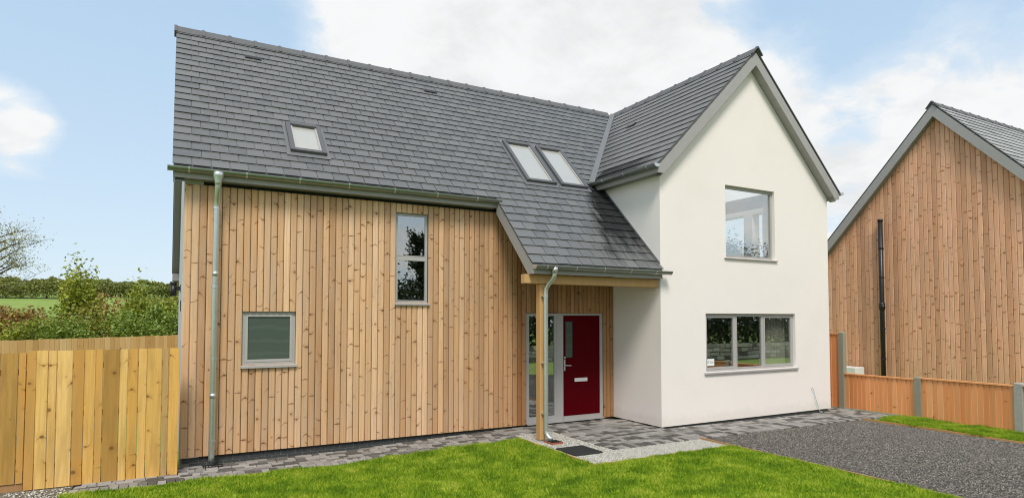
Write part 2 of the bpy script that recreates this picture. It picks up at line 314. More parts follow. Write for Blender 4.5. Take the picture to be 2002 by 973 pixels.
def place(name, me, material, parent=None, loc=(0, 0, 0), rot=None, scale=None):
    """link mesh `me` at WORLD location loc (parents are never rotated or scaled)"""
    o = bpy.data.objects.new(name, me); COL.objects.link(o); loc = Vector(loc)
    if material and not me.materials: me.materials.append(MATS[material])
    base = WL[parent.name] if parent else Vector((0, 0, 0))
    mm = Matrix.Translation(loc-base)
    if rot is not None: mm = mm @ rot
    if scale is not None: mm = mm @ Matrix.Diagonal((*scale, 1))
    o.parent = parent; o.matrix_basis = mm; WL[o.name] = loc
    return o
def part(name, mb, material, parent=None, smooth=False, bevel=0, loc=(0, 0, 0)):
    o = place(name, mb.mesh(name, smooth), material, parent, loc)
    if bevel: md = o.modifiers.new('bevel', 'BEVEL'); md.width = bevel; md.segments = 1; md.limit_method = 'ANGLE'
    return o
def tag(o, label, cat, group=None, kind=None):
    if label: o['label'] = label
    if cat: o['category'] = cat
    if group: o['group'] = group
    if kind: o['kind'] = kind
    return o
def thing(name, label, cat, loc=(0, 0, 0), group=None):
    o = bpy.data.objects.new(name, None); COL.objects.link(o); o.location = loc; WL[o.name] = Vector(loc); o.empty_display_size = .2
    return tag(o, label, cat, group)
def npmesh(name, verts, quads, rnd=None):
    """fast mesh from numpy: verts (n,3), faces (m,k)"""
    me = bpy.data.meshes.new(name); n, (mf, k) = len(verts), quads.shape
    me.vertices.add(n); me.vertices.foreach_set('co', verts.astype(np.float32).ravel())
    me.loops.add(mf*k); me.loops.foreach_set('vertex_index', quads.astype(np.int32).ravel())
    me.polygons.add(mf); me.polygons.foreach_set('loop_start', np.arange(0, mf*k, k, dtype=np.int32))
    if rnd is not None: at = me.attributes.new('rnd', 'FLOAT', 'FACE'); at.data.foreach_set('value', rnd.astype(np.float32))
    me.update(calc_edges=True); return me
def struct(o): o['kind'] = 'structure'; return o
def stuff(o, label=None, cat=None): o['kind'] = 'stuff'; return tag(o, label, cat)

# ------------------------------------------------------------------ ground levels (the ground falls to the left corner)
GX = [-60, 2.4, 5.1, 8.2, 12.8, 40]; GZ = [-.115, -.108, -.018, -.018, -.055, -.12]
BY = [-80, 12, 25, 50, 190, 262, 420]; BZ = [0, 0, 1.2, 3.65, 10.9, 14.6, 14.8]
def gz(x, y): return float(np.interp(x, GX, GZ))
def terrain_z(x, y):
    return np.interp(x, GX, GZ)-.05+np.interp(y, BY, BZ)
def sheet(name, x0, x1, y0, y1, dz, material, step=.6, parent=None):
    xs = np.unique(np.concatenate([np.linspace(x0, x1, max(2, int((x1-x0)/step)+1)), [g for g in GX if x0 < g < x1]])); ys = np.linspace(y0, y1, max(2, int((y1-y0)/step)+1))
    X, Y = np.meshgrid(xs, ys); Z = np.interp(X, GX, GZ)+dz
    v = np.stack([X, Y, Z], -1).reshape(-1, 3); nx, ny = len(xs), len(ys)
    i = (np.arange(ny-1)[:, None]*nx+np.arange(nx-1)[None]).ravel()
    return place(name, npmesh(name, v, np.stack([i, i+1, i+nx+1, i+nx], 1)), material, parent)
# terrain to the horizon
xs = np.unique(np.concatenate([np.linspace(-400, -30, 16), np.linspace(-30, 40, 60), np.linspace(40, 500, 16), GX])); ys = np.concatenate([np.linspace(-120, -12, 14), np.linspace(-10, 30, 41), np.linspace(34, 200, 30), np.linspace(210, 420, 12)])
X, Y = np.meshgrid(xs, ys); Z = terrain_z(X, Y)
Z = Z+np.where(Y > 14, np.minimum((Y-14)/60, 1)*(np.sin(X*.05+1)*.35+np.sin(X*.021+Y*.03)*.5), 0)*np.clip((Y-14)/80, 0, 1)*.25
nx, ny = len(xs), len(ys); i = (np.arange(ny-1)[:, None]*nx+np.arange(nx-1)[None]).ravel()
struct(place('terrain', npmesh('terrain', np.stack([X, Y, Z], -1).reshape(-1, 3), np.stack([i, i+1, i+nx+1, i+nx], 1)), 'field_grass'))
struct(sheet('bare_ground', -8, -1.18, -3.2, 6, -.012, 'bare_soil'))
struct(sheet('lawn_ground', -1.3, 7.72, -9, -.88, -.020, 'lawn_soil'))
struct(sheet('verge_ground', 12.33, 13.36, -9, -2.52, -.016, 'lawn_soil'))
struct(sheet('driveway', 7.76, 12.30, -9, -2.40, -.024, 'gravel_bed_dark'))
struct(sheet('gravel_bed', 5.06, 7.74, -3.08, -.62, -.016, 'gravel_bed_light'))

# ------------------------------------------------------------------ paving: blocks
paving = struct(part('paving', MB().box(-1.2, 13.3, -2.37, -.02, -.4, -.14), 'mortar'))
def in_paving(x, y):
    if x < 5.12: return -.9 < y < -.10 and x > -1.2
    if x < 5.93: return -.62 < y < -.03
    if x < 7.82: return -2.40 < y < -.03
    if x < 12.85: return -2.40 < y < -1.52
    return x < 13.32 and -2.40 < y < 3.0
blocks = []
row = 0; y = -.05
while y > -2.32:
    hgt = random.choice([.105, .12, .135]); x = -1.2+random.random()*.12
    y1, y0 = y, y-hgt
    while x < 13.35:
        w = random.choice([.105, .135, .165, .20, .24]); xc, yc = x+w/2, (y0+y1)/2
        # soldier courses along the outer edges
        edge = (xc < 5.1 and yc < -.70) or (5.93 <= xc and yc < -2.2)
        if in_paving(xc, yc) and not edge: blocks.append((xc, yc, w-.007, hgt-.007))
        x += w
    y = y0
x = -1.14
while x < 5.08: blocks.append((x, -.80, .098, .20)); x += .105
x = 5.98
while x < 13.3: blocks.append((x, -2.30, .098, .20)); x += .105
yy = -.70
while yy > -2.2: blocks.append((6.0, yy, .14, .098)); yy -= .105
keep = []; seen = []
for bl in blocks:
    if bl[2] == .14 or not (5.93 < bl[0]-bl[2]/2 < 6.07 and bl[1] < -.65 and bl[1] > -2.2): keep.append(bl)
blocks = keep
blocks.sort(key=lambda q: q[2]*q[3]/((q[0]-CAM.x)**2+(q[1]-CAM.y)**2)**1.5*-1)
bm = MB()   # unit block with chamfered top
c_ = .06
bot = [(-.5, -.5, 0), (.5, -.5, 0), (.5, .5, 0), (-.5, .5, 0)]
bm.v = [(x, y, -.06) for x, y, _ in bot]+[(x, y, -.008) for x, y, _ in bot]+[(x*.93, y*.92, 0) for x, y, _ in bot]
bm.f = [(0, 1, 5, 4), (1, 2, 6, 5), (2, 3, 7, 6), (3, 0, 4, 7), (4, 5, 9, 8), (5, 6, 10, 9), (6, 7, 11, 10), (7, 4, 8, 11), (8, 9, 10, 11)]; bm.r = [0]*9
block_me = bm.mesh('paver'); rest = MB()
for k, (x, y, w, h) in enumerate(blocks):
    z = gz(x, y)+random.uniform(-.004, .004)
    if k < 300: place('paver', block_me, 'paver', paving, (x, y, z), Matrix.Rotation(rad(random.uniform(-1, 1)), 4, 'Z') @ Matrix.Rotation(rad(random.uniform(-1.2, 1.2)), 4, 'X'), (w, h, 1))
    else:
        i = len(rest.v); rest.v += [(x+a*w, y+b_*h, z+c) for a, b_, c in bm.v]; rest.f += [tuple(i+q for q in f) for f in bm.f]; rest.r += [random.random()]*9
o = part('paver', rest, 'paver', paving); o['kind'] = 'stuff'

# loose stones
def scatter_stones(name, label, cat, n, area, size, material, dz):
    x0, x1, y0, y1 = area
    oct_ = np.array([(1, 0, 0), (-1, 0, 0), (0, 1, 0), (0, -1, 0), (0, 0, 1), (0, 0, -1)], float); fc = np.array([(0, 2, 4), (2, 1, 4), (1, 3, 4), (3, 0, 4), (2, 0, 5), (1, 2, 5), (3, 1, 5), (0, 3, 5)])
    P = np.stack([RNG.uniform(x0, x1, n), RNG.uniform(y0, y1, n), np.zeros(n)], 1); s = size*RNG.uniform(.5, 1.25, (n, 1))
    sc = s*np.stack([RNG.uniform(.7, 1.3, n), RNG.uniform(.6, 1.2, n), RNG.uniform(.45, .8, n)], 1); th = RNG.uniform(0, 6.283, n)
    V = oct_[None]*sc[:, None]*RNG.uniform(.75, 1.2, (n, 6, 1)); ca, sa = np.cos(th)[:, None], np.sin(th)[:, None]
    V = np.stack([V[..., 0]*ca-V[..., 1]*sa, V[..., 0]*sa+V[..., 1]*ca, V[..., 2]+V[..., 0]*RNG.uniform(-.4, .4, (n, 1))], -1)
    P[:, 2] = np.interp(P[:, 0], GX, GZ)+dz+s[:, 0]*.25; V = V+P[:, None]
    if name == 'dark_gravel':
        rut = np.exp(-((P[:, 0]-9.1)/.22)**2)+np.exp(-((P[:, 0]-10.7)/.22)**2); V[..., 2] -= (rut*.004*RNG.uniform(.4, 1.2, n))[:, None]
    Fc = fc[None]+(np.arange(n)*6)[:, None, None]
    return stuff(place(name, npmesh(name, V.reshape(-1, 3), Fc.reshape(-1, 3), np.repeat(RNG.random(n), 8)), material), label, cat)
scatter_stones('pale_gravel', 'pale stone chippings in the bed beside the porch post', 'gravel', 26000, (5.08, 7.72, -3.07, -2.42), .011, 'chips_light', -.014)
scatter_stones('pale_gravel', 'pale stone chippings around the foot of the porch post', 'gravel', 15000, (5.08, 5.90, -2.42, -.64), .011, 'chips_light', -.014)
scatter_stones('drain_gravel', 'narrow strip of pale gravel along the foot of the cladding', 'gravel', 5000, (-.02, 5.4, -.095, -.03), .010, 'chips_light', -.02)
scatter_stones('drain_gravel', 'narrow strip of pale gravel along the foot of the white gable', 'gravel', 3500, (7.9, 12.8, -1.51, -1.42), .010, 'chips_light', -.02)
scatter_stones('dark_gravel', 'dark grey slate gravel covering the driveway', 'gravel', 130000, (7.78, 12.28, -7.6, -2.42), .0105, 'chips_dark', -.022)
scatter_stones('rubble', 'loose pale stones on bare ground below the left fence', 'gravel', 1500, (-3.2, -1.2, -1.6, -.5), .018, 'chips_light', -.01)

# timber edgings
def edging(label, a, bq, th=.022, top=.012):
    a = Vector(a); bq = Vector(bq); d = (bq-a); L = d.length; n = max(1, int(L/1.4)); o = thing('timber_edging', label, 'edging', (*a, gz(*a)), 'timber edgings round lawn and gravel')
    for k in range(n):
        p, q = a+d*k/n, a+d*((k+1)/n-.004/L); pl_ = MB(); nrm = Vector((-d.y, d.x)).normalized()*th/2
        zt0, zt1 = gz(*p)+top, gz(*q)+top; w0, w1 = random.uniform(-.006, .006), random.uniform(-.006, .006)
        pl_.prism([(p.x+nrm.x, p.y+nrm.y, zt0-.12), (q.x+nrm.x, q.y+nrm.y, zt1-.12), (q.x+nrm.x, q.y+nrm.y, zt1+w1), (p.x+nrm.x, p.y+nrm.y, zt0+w0)], (-2*nrm.x, -2*nrm.y, 0))
        part('plank', pl_, 'edging_timber', o)
edging('thin timber edging between the front lawn and dark gravel driveway', (7.74, -2.42), (7.74, -8.8))
edging('thin timber edging between dark driveway and grass strip by right fence', (12.315, -2.42), (12.315, -8.8))
edging('thin timber edging on the front side of the pale gravel bed', (5.05, -3.09), (7.72, -3.09))
edging('thin timber edging on the left side of the pale gravel bed', (5.05, -.92), (5.05, -3.07))

# ------------------------------------------------------------------ grass
def grass(name, label, polyfn, area, n, h=.04):
    x0, x1, y0, y1 = area
    x, y = RNG.uniform(x0, x1, n), RNG.uniform(y0, y1, n); ok = polyfn(x, y); x, y = x[ok], y[ok]; n = len(x)
    clump = np.sin(x*3.1+np.sin(y*2.3)*1.7)*np.sin(y*3.7+np.sin(x*1.9)*1.4)*.5+np.sin(x*9.3+y*4)*np.sin(y*8.1-x*3)*.3
    H = h*(1+.55*clump)*RNG.uniform(.5, 1.35, n); th = RNG.uniform(0, 6.283, n); w = RNG.uniform(.003, .006, n); lean = H*RNG.uniform(.15, .95, n); la = RNG.uniform(0, 6.283, n)
    z = np.interp(x, GX, GZ)-.018
    dxw, dyw = np.cos(th)*w, np.sin(th)*w; lx, ly = np.cos(la)*lean, np.sin(la)*lean
    V = np.empty((n, 5, 3)); V[:, 0] = np.stack([x-dxw, y-dyw, z], 1); V[:, 1] = np.stack([x+dxw, y+dyw, z], 1)
    V[:, 2] = np.stack([x+dxw*.8+lx*.35, y+dyw*.8+ly*.35, z+H*.6], 1); V[:, 3] = np.stack([x-dxw*.8+lx*.35, y-dyw*.8+ly*.35, z+H*.6], 1); V[:, 4] = np.stack([x+lx, y+ly, z+H], 1)
    b0 = np.arange(n)*5; T = np.stack([np.stack([b0, b0+1, b0+2], 1), np.stack([b0, b0+2, b0+3], 1), np.stack([b0+3, b0+2, b0+4], 1)], 1).reshape(-1, 3)
    return stuff(place(name, npmesh(name, V.reshape(-1, 3), T, np.repeat(RNG.random(n), 3)), 'grass_blade'), label, 'grass')
def lawn_ok(x, y):
    wob = .03*np.sin(x*2.3)+.025*np.sin(x*5.1+1)+.015*np.sin(x*13+y*11)
    a = (y < -.93+wob) & (x > -1.25) & (x < 7.715) & (y > -2.0-.55*(x+.3)-2.2)
    return a & ~((x > 5.03+wob*.6) & (y > -3.10+wob*.6))
grass('lawn', 'bright green front lawn of short uneven grass', lawn_ok, (-1.3, 7.73, -9, -.85), 640000, .046)
grass('grass_strip', 'bright green grass strip between driveway and right fence', lambda x, y: (x > 12.33+.04*np.sin(y*6)) & (y < -2.55-.25*np.clip((13-x), 0, 1)+.05*np.sin(x*14)), (12.3, 13.38, -7.5, -2.4), 70000, .055)

# ------------------------------------------------------------------ THE HOUSE
S2 = math.sqrt(2)
house = thing('detached_house', 'modern timber-clad house with white rendered gable, grey slate roof and red front door', 'house', (6.4, 0, 0))
def roof_z(y): return 4.3802+y            # top of the front roof plane (45 degrees)
def gable_z(x): return 7.53-abs(x-10.315)
YG = -1.394                                # face of the white gable
OPEN = {'small': (.805, 1.572, 1.30, 2.11), 'tall': (3.184, 3.767, 2.27, 3.81), 'door': (5.752, 7.560, 0.0, 2.105)}
def holed(mb, rect, holes, d0, d1, swap=False):
    """wall slab over u,v with rectangular holes and reveals; depth d0 (outer) to d1"""
    u0, u1, v0, v1 = rect; us = sorted({u0, u1, *[h[0] for h in holes], *[h[1] for h in holes]}); vs = sorted({v0, v1, *[h[2] for h in holes], *[h[3] for h in holes]})
    P_ = (lambda u, d, v: (d, u, v)) if swap else (lambda u, d, v: (u, d, v))
    for a, b_ in zip(us, us[1:]):
        for c, d in zip(vs, vs[1:]):
            if any(h[0] <= a and b_ <= h[1] and h[2] <= c and d <= h[3] for h in holes): continue
            for dd in (d0, d1): mb.face([P_(a, dd, c), P_(b_, dd, c), P_(b_, dd, d), P_(a, dd, d)])
    for (a, b_, c, d) in [rect]+list(holes):
        mb.face([P_(a, d0, c), P_(a, d1, c), P_(a, d1, d), P_(a, d0, d)]); mb.face([P_(b_, d0, c), P_(b_, d1, c), P_(b_, d1, d), P_(b_, d0, d)])
        mb.face([P_(a, d0, c), P_(b_, d0, c), P_(b_, d1, c), P_(a, d1, c)]); mb.face([P_(a, d0, d), P_(b_, d0, d), P_(b_, d1, d), P_(a, d1, d)])
    return mb
cladding_wall = part('timber_wall', holed(MB(), (.26, 7.82, -.02, 4.25), list(OPEN.values()), .028, .25), 'dark_void', house)
# vertical cladding boards, cut round the openings
BM = {}
def board_mesh(w, h, mtl, th=.024, prof=.010):
    k = (round(w, 3), round(h, 3), mtl)
    if k not in BM:
        a = w/2-.0032; mb = MB()
        mb.prism([(-a, th, 0), (-a, .014, 0), (-a+.006, .005, 0), (-a+.018, 0, 0), (a-.018, 0, 0), (a-.006, .005, 0), (a, .014, 0), (a, th, 0)], (0, 0, h))
        BM[k] = mb.mesh('cladding_board')
    return BM[k]
def spans(x0, x1, z0, z1, holes):
    out = [(z0, z1)]
    for (a, b_, c, d) in holes:
        if x1 > a+.01 and x0 < b_-.01:
            nw = []
            for (p, q) in out:
                if c > p+.01: nw.append((p, min(q, c)))
                if d < q-.01: nw.append((max(p, d), q))
            out = nw
    return out
xs_ = [.004]+[v for h in OPEN.values() for v in h[:2]]+[7.812]
for a, b_ in zip(xs_, xs_[1:]):
    n = max(1, round((b_-a)/.0985)); w = (b_-a)/n
    for k in range(n):
        xa = a+k*w
        for (p, q) in spans(xa, xa+w, .005, 3.962, OPEN.values()):  # boards end short: strip of dark backing stands in for the soffit shadow
            if q-p > .05: cm_ = 'cladding'; o = place('cladding_board', board_mesh(w, q-p, cm_), cm_, cladding_wall, (xa+w/2, random.uniform(-.0015, .0015), p)); porch_shade = min(1, max(0, (xa-4.2)/1.3)); o.color = (1-.34*porch_shade, 1-.46*porch_shade, 1-.58*porch_shade, 1)   # shade beside and under the porch roof, painted into the board tint
# plinth of dark bricks under the cladding
plinth = part('plinth', MB().box(.012, 5.74, .05, 7.1, -.4, -.021), 'mortar', house)
brick_me = MB().box(-.108, .108, -.05, .05, -.032, .032).mesh('brick')
for k in range(25):
    for rz in (-.052, -.126): place('brick', brick_me, 'brick_dark', plinth, (.145+k*.225+(.1 if rz < -.1 else 0), .094, rz), Matrix.Rotation(rad(random.uniform(-.6, .6)), 4, 'Z'))
# left end gable
part('end_wall', MB().prism([(0, .026, -.01), (0, 7.2, -.01), (0, 7.2, 3.2), (0, 3.14, 7.27), (0, .026, 4.16)], (.25, 0, 0)), 'render_grey', house)
part('wall_vent', MB().box(-.012, -.001, 1.55, 1.75, 2.12, 2.30), 'black_plastic', house)
# white gable block
W_UP = (9.556, 11.03, 3.228, 4.688); W_LO = (8.972, 11.642, .958, 2.10)
gw = MB(); holed(gw, (7.82, 12.81, .0, 4.72), [W_UP, W_LO], YG, -1.10)
gw.face([(7.82, YG, 4.72), (12.81, YG, 4.72), (10.315, YG, 7.215)]); gw.face([(8.1, -1.10, 4.72), (12.5, -1.10, 4.72), (10.315, -1.10, 6.9)])
EAST = [(.70, 1.70, 3.2, 4.60), (.14, .44, 3.2, 4.60)]
holed(gw, (-1.094, 7.2, -.02, 4.72), EAST, 12.81, 12.55, True)
gw.box(7.82, 8.06, -1.098, 7.2, .0, 4.72)
part('gable_wall', gw, 'render_white', house)
gp = part('plinth', MB().box(7.86, 12.78, YG+.05, -1.1, -.35, -.005), 'mortar', house)
for k in range(21): place('brick', brick_me, 'brick_dark', gp, (8.02+k*.225, YG+.075, -.045), Matrix.Rotation(rad(random.uniform(-.6, .6)), 4, 'Z'))
part('rear_wall', MB().box(.25, 12.55, 6.98, 7.2, -.3, 3.2), 'render_white', house)
# rooms behind the glass
part('upper_room', MB().box(8.08, 12.54, -1.09, 3.6, 2.62, 2.72), 'carpet', house)
up = MB(); up.face([(8.08, 3.6, 2.72), (12.54, 3.6, 2.72), (12.54, 3.6, 5.4), (8.08, 3.6, 5.4)]); up.face([(8.08, -1.08, 2.72), (8.08, 3.6, 2.72), (8.08, 3.6, 4.9), (8.08, -1.08, 4.9)])
up.face([(8.0, -1.08, 4.96), (10.315, -1.08, 7.27), (10.315, 3.6, 7.27), (8.0, 3.6, 4.96)])
part('upper_room_lining', up, 'interior_white', house)
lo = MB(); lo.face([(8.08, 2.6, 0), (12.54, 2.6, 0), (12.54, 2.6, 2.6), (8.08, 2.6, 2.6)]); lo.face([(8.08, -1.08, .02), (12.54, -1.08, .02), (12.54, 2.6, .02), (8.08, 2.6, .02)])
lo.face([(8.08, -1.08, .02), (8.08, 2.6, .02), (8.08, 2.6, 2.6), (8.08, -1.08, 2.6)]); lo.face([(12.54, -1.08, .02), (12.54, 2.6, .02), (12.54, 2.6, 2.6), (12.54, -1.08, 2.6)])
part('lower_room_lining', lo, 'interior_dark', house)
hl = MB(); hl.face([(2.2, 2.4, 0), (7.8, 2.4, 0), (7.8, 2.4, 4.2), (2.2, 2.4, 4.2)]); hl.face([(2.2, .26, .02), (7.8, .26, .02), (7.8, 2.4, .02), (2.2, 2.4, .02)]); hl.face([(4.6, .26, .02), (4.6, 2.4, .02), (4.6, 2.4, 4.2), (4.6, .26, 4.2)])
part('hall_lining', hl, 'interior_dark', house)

# ---- roof (the far slope has an unseen opening, added to brighten the upper room)
RSLOPE = [(10.316, 12.97, -1.54, -.95), (10.316, 12.97, 3.5, 7.2), (10.316, 10.55, -.95, 3.5), (12.75, 12.97, -.95, 3.5)]
deck = MB()
deck.prism([(x, y, roof_z(y)-.012) for x, y in [(-.14, -.175), (5.02, -.175), (5.02, -1.455), (7.81, -1.455), (7.81, .64), (10.31, 3.14), (-.14, 3.14)]], (0, 0, -.14))
deck.prism([(x, y, gable_z(x)-.012) for x, y in [(7.66, -1.54), (10.315, -1.54), (10.315, 3.14), (7.66, .49)]], (0, 0, -.14))
for xa, xb, ya, yb in RSLOPE: deck.prism([(x, y, gable_z(x)-.012) for x, y in [(xa, ya), (xb, ya), (xb, yb), (xa, yb)]], (0, 0, -.14))
deck.prism([(x, y, 10.67-y-.012) for x, y in [(-.14, 3.141), (12.97, 3.141), (12.97, 7.5), (-.14, 7.5)]], (0, 0, -.14))
roof = part('roof', deck, 'trim_dark', house)
def proj(p):
    v = Vector(p)-CAM; d = v.dot(CF); return 1001+F_PX*v.dot(CR)/d, 572.68-F_PX*v.dot(CU)/d
def clip(poly, a, b_, c):          # keep a*s+b*t <= c
    out = []
    for (p, q) in zip(poly, poly[1:]+poly[:1]):
        dp, dq = a*p[0]+b_*p[1]-c, a*q[0]+b_*q[1]-c
        if dp <= 0: out.append(p)
        if dp*dq < 0: f = dp/(dp-dq); out.append((p[0]+(q[0]-p[0])*f, p[1]+(q[1]-p[1])*f))
    return out
SL = []          # (O, s_axis, t_axis, n_axis, s0, t0, w, L, polygon or None)
def slate_rows(O, sa, ta, rows, smin, smax, w, clips, first=0):
    na = sa.cross(ta)
    for k, (t0, g) in enumerate(rows):
        L = g+.085; s = smin; lead = (k+first) % 2
        while s < smax-.01:
            wd = w*1.5 if lead else w; lead = 0; ww = wd-.010; s0, s1 = s+.005, s+.005+ww
            poly = [(s0, t0), (s1, t0), (s1, t0+L), (s0, t0+L)]; full = True
            for (a, b_, c) in [(-1, 0, -smin), (1, 0, smax)]+clips(t0):
                q = clip(poly, a, b_, c)
                if q != poly: full = False
                poly = q
                if len(poly) < 3: break
            if len(poly) >= 3:
                ar = abs(sum(p[0]*q[1]-q[0]*p[1] for p, q in zip(poly, poly[1:]+poly[:1])))/2
                if ar > .006: SL.append((O, sa, ta, na, s0, t0, ww, L, None if full else poly))
            s += wd
r2 = 1/S2
O1 = Vector((0, -1.48, roof_z(-1.48))); SA, TA = Vector((1, 0, 0)), Vector((0, r2, r2))
slate_rows(O1, SA, TA, [(k*.2263, .2263) for k in range(8)], 4.985, 7.815, .25, lambda t0: [])
SL[:] = [q for q in SL]
slate_rows(O1, SA, TA, [(1.8102+k*.2147, .2147) for k in range(22)], -.165, 10.3, .25, lambda t0: [(1, 0, 7.815)] if t0 < 2.9 else [(1, -r2, 5.65), (0, 1, 6.50)], 8)
O2 = Vector((7.61, 0, gable_z(7.61))); SB, TB = Vector((0, -1, 0)), Vector((r2, 0, r2))
slate_rows(O2, SB, TB, [(k*.225, .225) for k in range(17)], -3.1, 1.575, .25, lambda t0: [(-1, -r2, .34), (0, 1, 3.80)])
VENTS = [(1.15, 2.60), (4.80, 2.60)]
def slate_pts(q):
    O, sa, ta, na, s0, t0, w, L, poly = q
    pl_ = poly or [(s0, t0), (s0+w, t0), (s0+w, t0+L), (s0, t0+L)]
    top = lambda t_: .025-.023*(t_-t0)/L
    A = [O+sa*p[0]+ta*p[1]+na*top(p[1]) for p in pl_]; B = [O+sa*p[0]+ta*p[1]+na*(top(p[1])-.008) for p in pl_]; return A, B
def scr(q):
    A, _ = slate_pts(q); P_ = [proj(a) for a in A]; ar = abs(sum(a[0]*b_[1]-b_[0]*a[1] for a, b_ in zip(P_, P_[1:]+P_[:1])))/2
    return ar if any(0 < p[0] < 2002 and 0 < p[1] < 973 for p in P_) else 0
SL.sort(key=scr, reverse=True)
sm = {}
rest = MB()
for k, q in enumerate(SL):
    O, sa, ta, na, s0, t0, w, L, poly = q
    if k < 300:
        if poly is None:
            key = (round(w, 3), round(L, 3))
            if key not in sm:
                mb = MB(); h = w/2
                mb.v = [(-h, 0, .025), (h, 0, .025), (h, L, .002), (-h, L, .002), (-h, 0, .017), (h, 0, .017), (h, L, -.006), (-h, L, -.006)]
                mb.f = [(0, 1, 2, 3), (4, 7, 6, 5), (0, 4, 5, 1), (1, 5, 6, 2), (2, 6, 7, 3), (3, 7, 4, 0)]; mb.r = [0]*6; sm[key] = mb.mesh('slate')
            R_ = Matrix((sa, ta, na)).transposed().to_4x4() @ Matrix.Rotation(rad(random.uniform(-.35, .35)), 4, 'Z') @ Matrix.Rotation(rad(random.uniform(-.3, .5)), 4, 'X')
            place('slate', sm[key], 'slate', roof, O+sa*(s0+w/2)+ta*(t0+random.uniform(-.003, .003))+na*random.uniform(0, .002), R_)
        else:
            A, B = slate_pts(q); c = sum(A, Vector())/len(A); mb = MB(); n = len(A)
            mb.v = [tuple(a-c) for a in A]+[tuple(b_-c) for b_ in B]; mb.f = [tuple(range(n)), tuple(range(2*n-1, n-1, -1))]+[(i, n+i, n+(i+1) % n, (i+1) % n) for i in range(n)]; mb.r = [0]*len(mb.f)
            place('slate', mb.mesh('slate'), 'slate', roof, c)
    else:
        A, B = slate_pts(q); n = len(A); i0 = len(rest.v); off = na*random.uniform(0, .003)+ta*random.uniform(-.003, .003); tl = random.uniform(-.002, .002)
        rest.v += [tuple(a+off+ta*(tl if j == 0 else 0)) for j, a in enumerate(A)]+[tuple(b_+off) for b_ in B]
        fs = [tuple(range(n)), tuple(range(2*n-1, n-1, -1))]+[(i, n+i, n+(i+1) % n, (i+1) % n) for i in range(n)]
        rest.f += [tuple(i0+v for v in f) for f in fs]; rest.r += [random.random()]*len(fs)
o = part('slate', rest, 'slate', roof); o['kind'] = 'stuff'
# slopes that face away from the photograph: one slate layer each
back = MB(); 
for xa, xb, ya, yb in RSLOPE: back.prism([(x, y, gable_z(x)+.016) for x, y in [(xa+.014, ya-(.045 if ya < -1 else 0)), (xb+(.06 if xb > 12.6 else 0), ya-(.045 if ya < -1 else 0)), (xb+(.06 if xb > 12.6 else 0), yb), (xa+.014, yb)]], (0, 0, -.026))
back.prism([(x, y, 10.67-y+.016) for x, y in [(-.16, 3.16), (10.3, 3.16), (10.3, 7.55), (-.16, 7.55)]], (0, 0, -.026))
o = part('slate_layer', back, 'slate', roof)
# ridge tiles
def ridge_mesh(L):
    mb = MB()
    for (a, b_, e, wd) in ((0, L-.012, 0, .145), (-.025, .03, .016, .155)):
        prof = [(0, -wd, -wd+.02+e), (0, -.02, .028+e), (0, .02, .028+e), (0, wd, -wd+.02+e), (0, wd-.014, -wd+.012+e), (0, 0, .008+e), (0, -wd+.014, -wd+.012+e)]
        mb.prism([(a, y, z) for _, y, z in prof], (b_-a, 0, 0))
    return mb.mesh('ridge_tile')
rme = ridge_mesh(.468); x = -.172
while x < 10.1: place('ridge_tile', rme, 'ridge_tile', roof, (x, 3.14, 7.545)); x += .468
y = -1.60
while y < 3.0: place('ridge_tile', rme, 'ridge_tile', roof, (10.315, y, 7.545), Matrix.Rotation(rad(90), 4, 'Z')); y += .468
# valley flashing
vd = Vector((1, 1, 1)).normalized(); ws = Vector((1, -1, 0)).normalized(); a = Vector((7.60, .43, 4.81+.085)); bq = Vector((10.27, 3.10, 7.48+.085))
part('valley_flashing', MB().prism([a-ws*.062, a+ws*.062, bq+ws*.062, bq-ws*.062], (0, 0, -.025)), 'lead', house)
part('abutment_flashing', MB().prism([(7.800, y, roof_z(y)+dz_) for y, dz_ in ((-1.39, .02), (.5, .02), (.5, .06), (-1.39, .06))], (.018, 0, 0)), 'lead', house)
# slate vents in the roof
for (vx, vy) in VENTS:
    mb = MB(); p = Vector((vx, vy, roof_z(vy)))+Vector((0, -r2, r2))*.025
    for dx_ in (-.07, .07): q = p+Vector((dx_, 0, 0)); mb.prism([q+SA*-.055, q+SA*.055, q+SA*.055+TA*.05, q+SA*-.055+TA*.05], Vector((0, -r2, r2))*.016)
    mb.prism([p+SA*-.15-TA*.0, p+SA*.15, p+SA*.15+TA*.11, p+SA*-.15+TA*.11], Vector((0, -r2, r2))*.008)
    part('roof_vent', mb, 'black_plastic', house)
p = Vector((9.3, 1.2, gable_z(9.3)))+Vector((-r2, 0, r2))*.03
part('roof_vent', MB().prism([p-SB*.15, p+SB*.15, p+SB*.15+TB*.1, p-SB*.15+TB*.1], Vector((-r2, 0, r2))*.014), 'black_plastic', house)
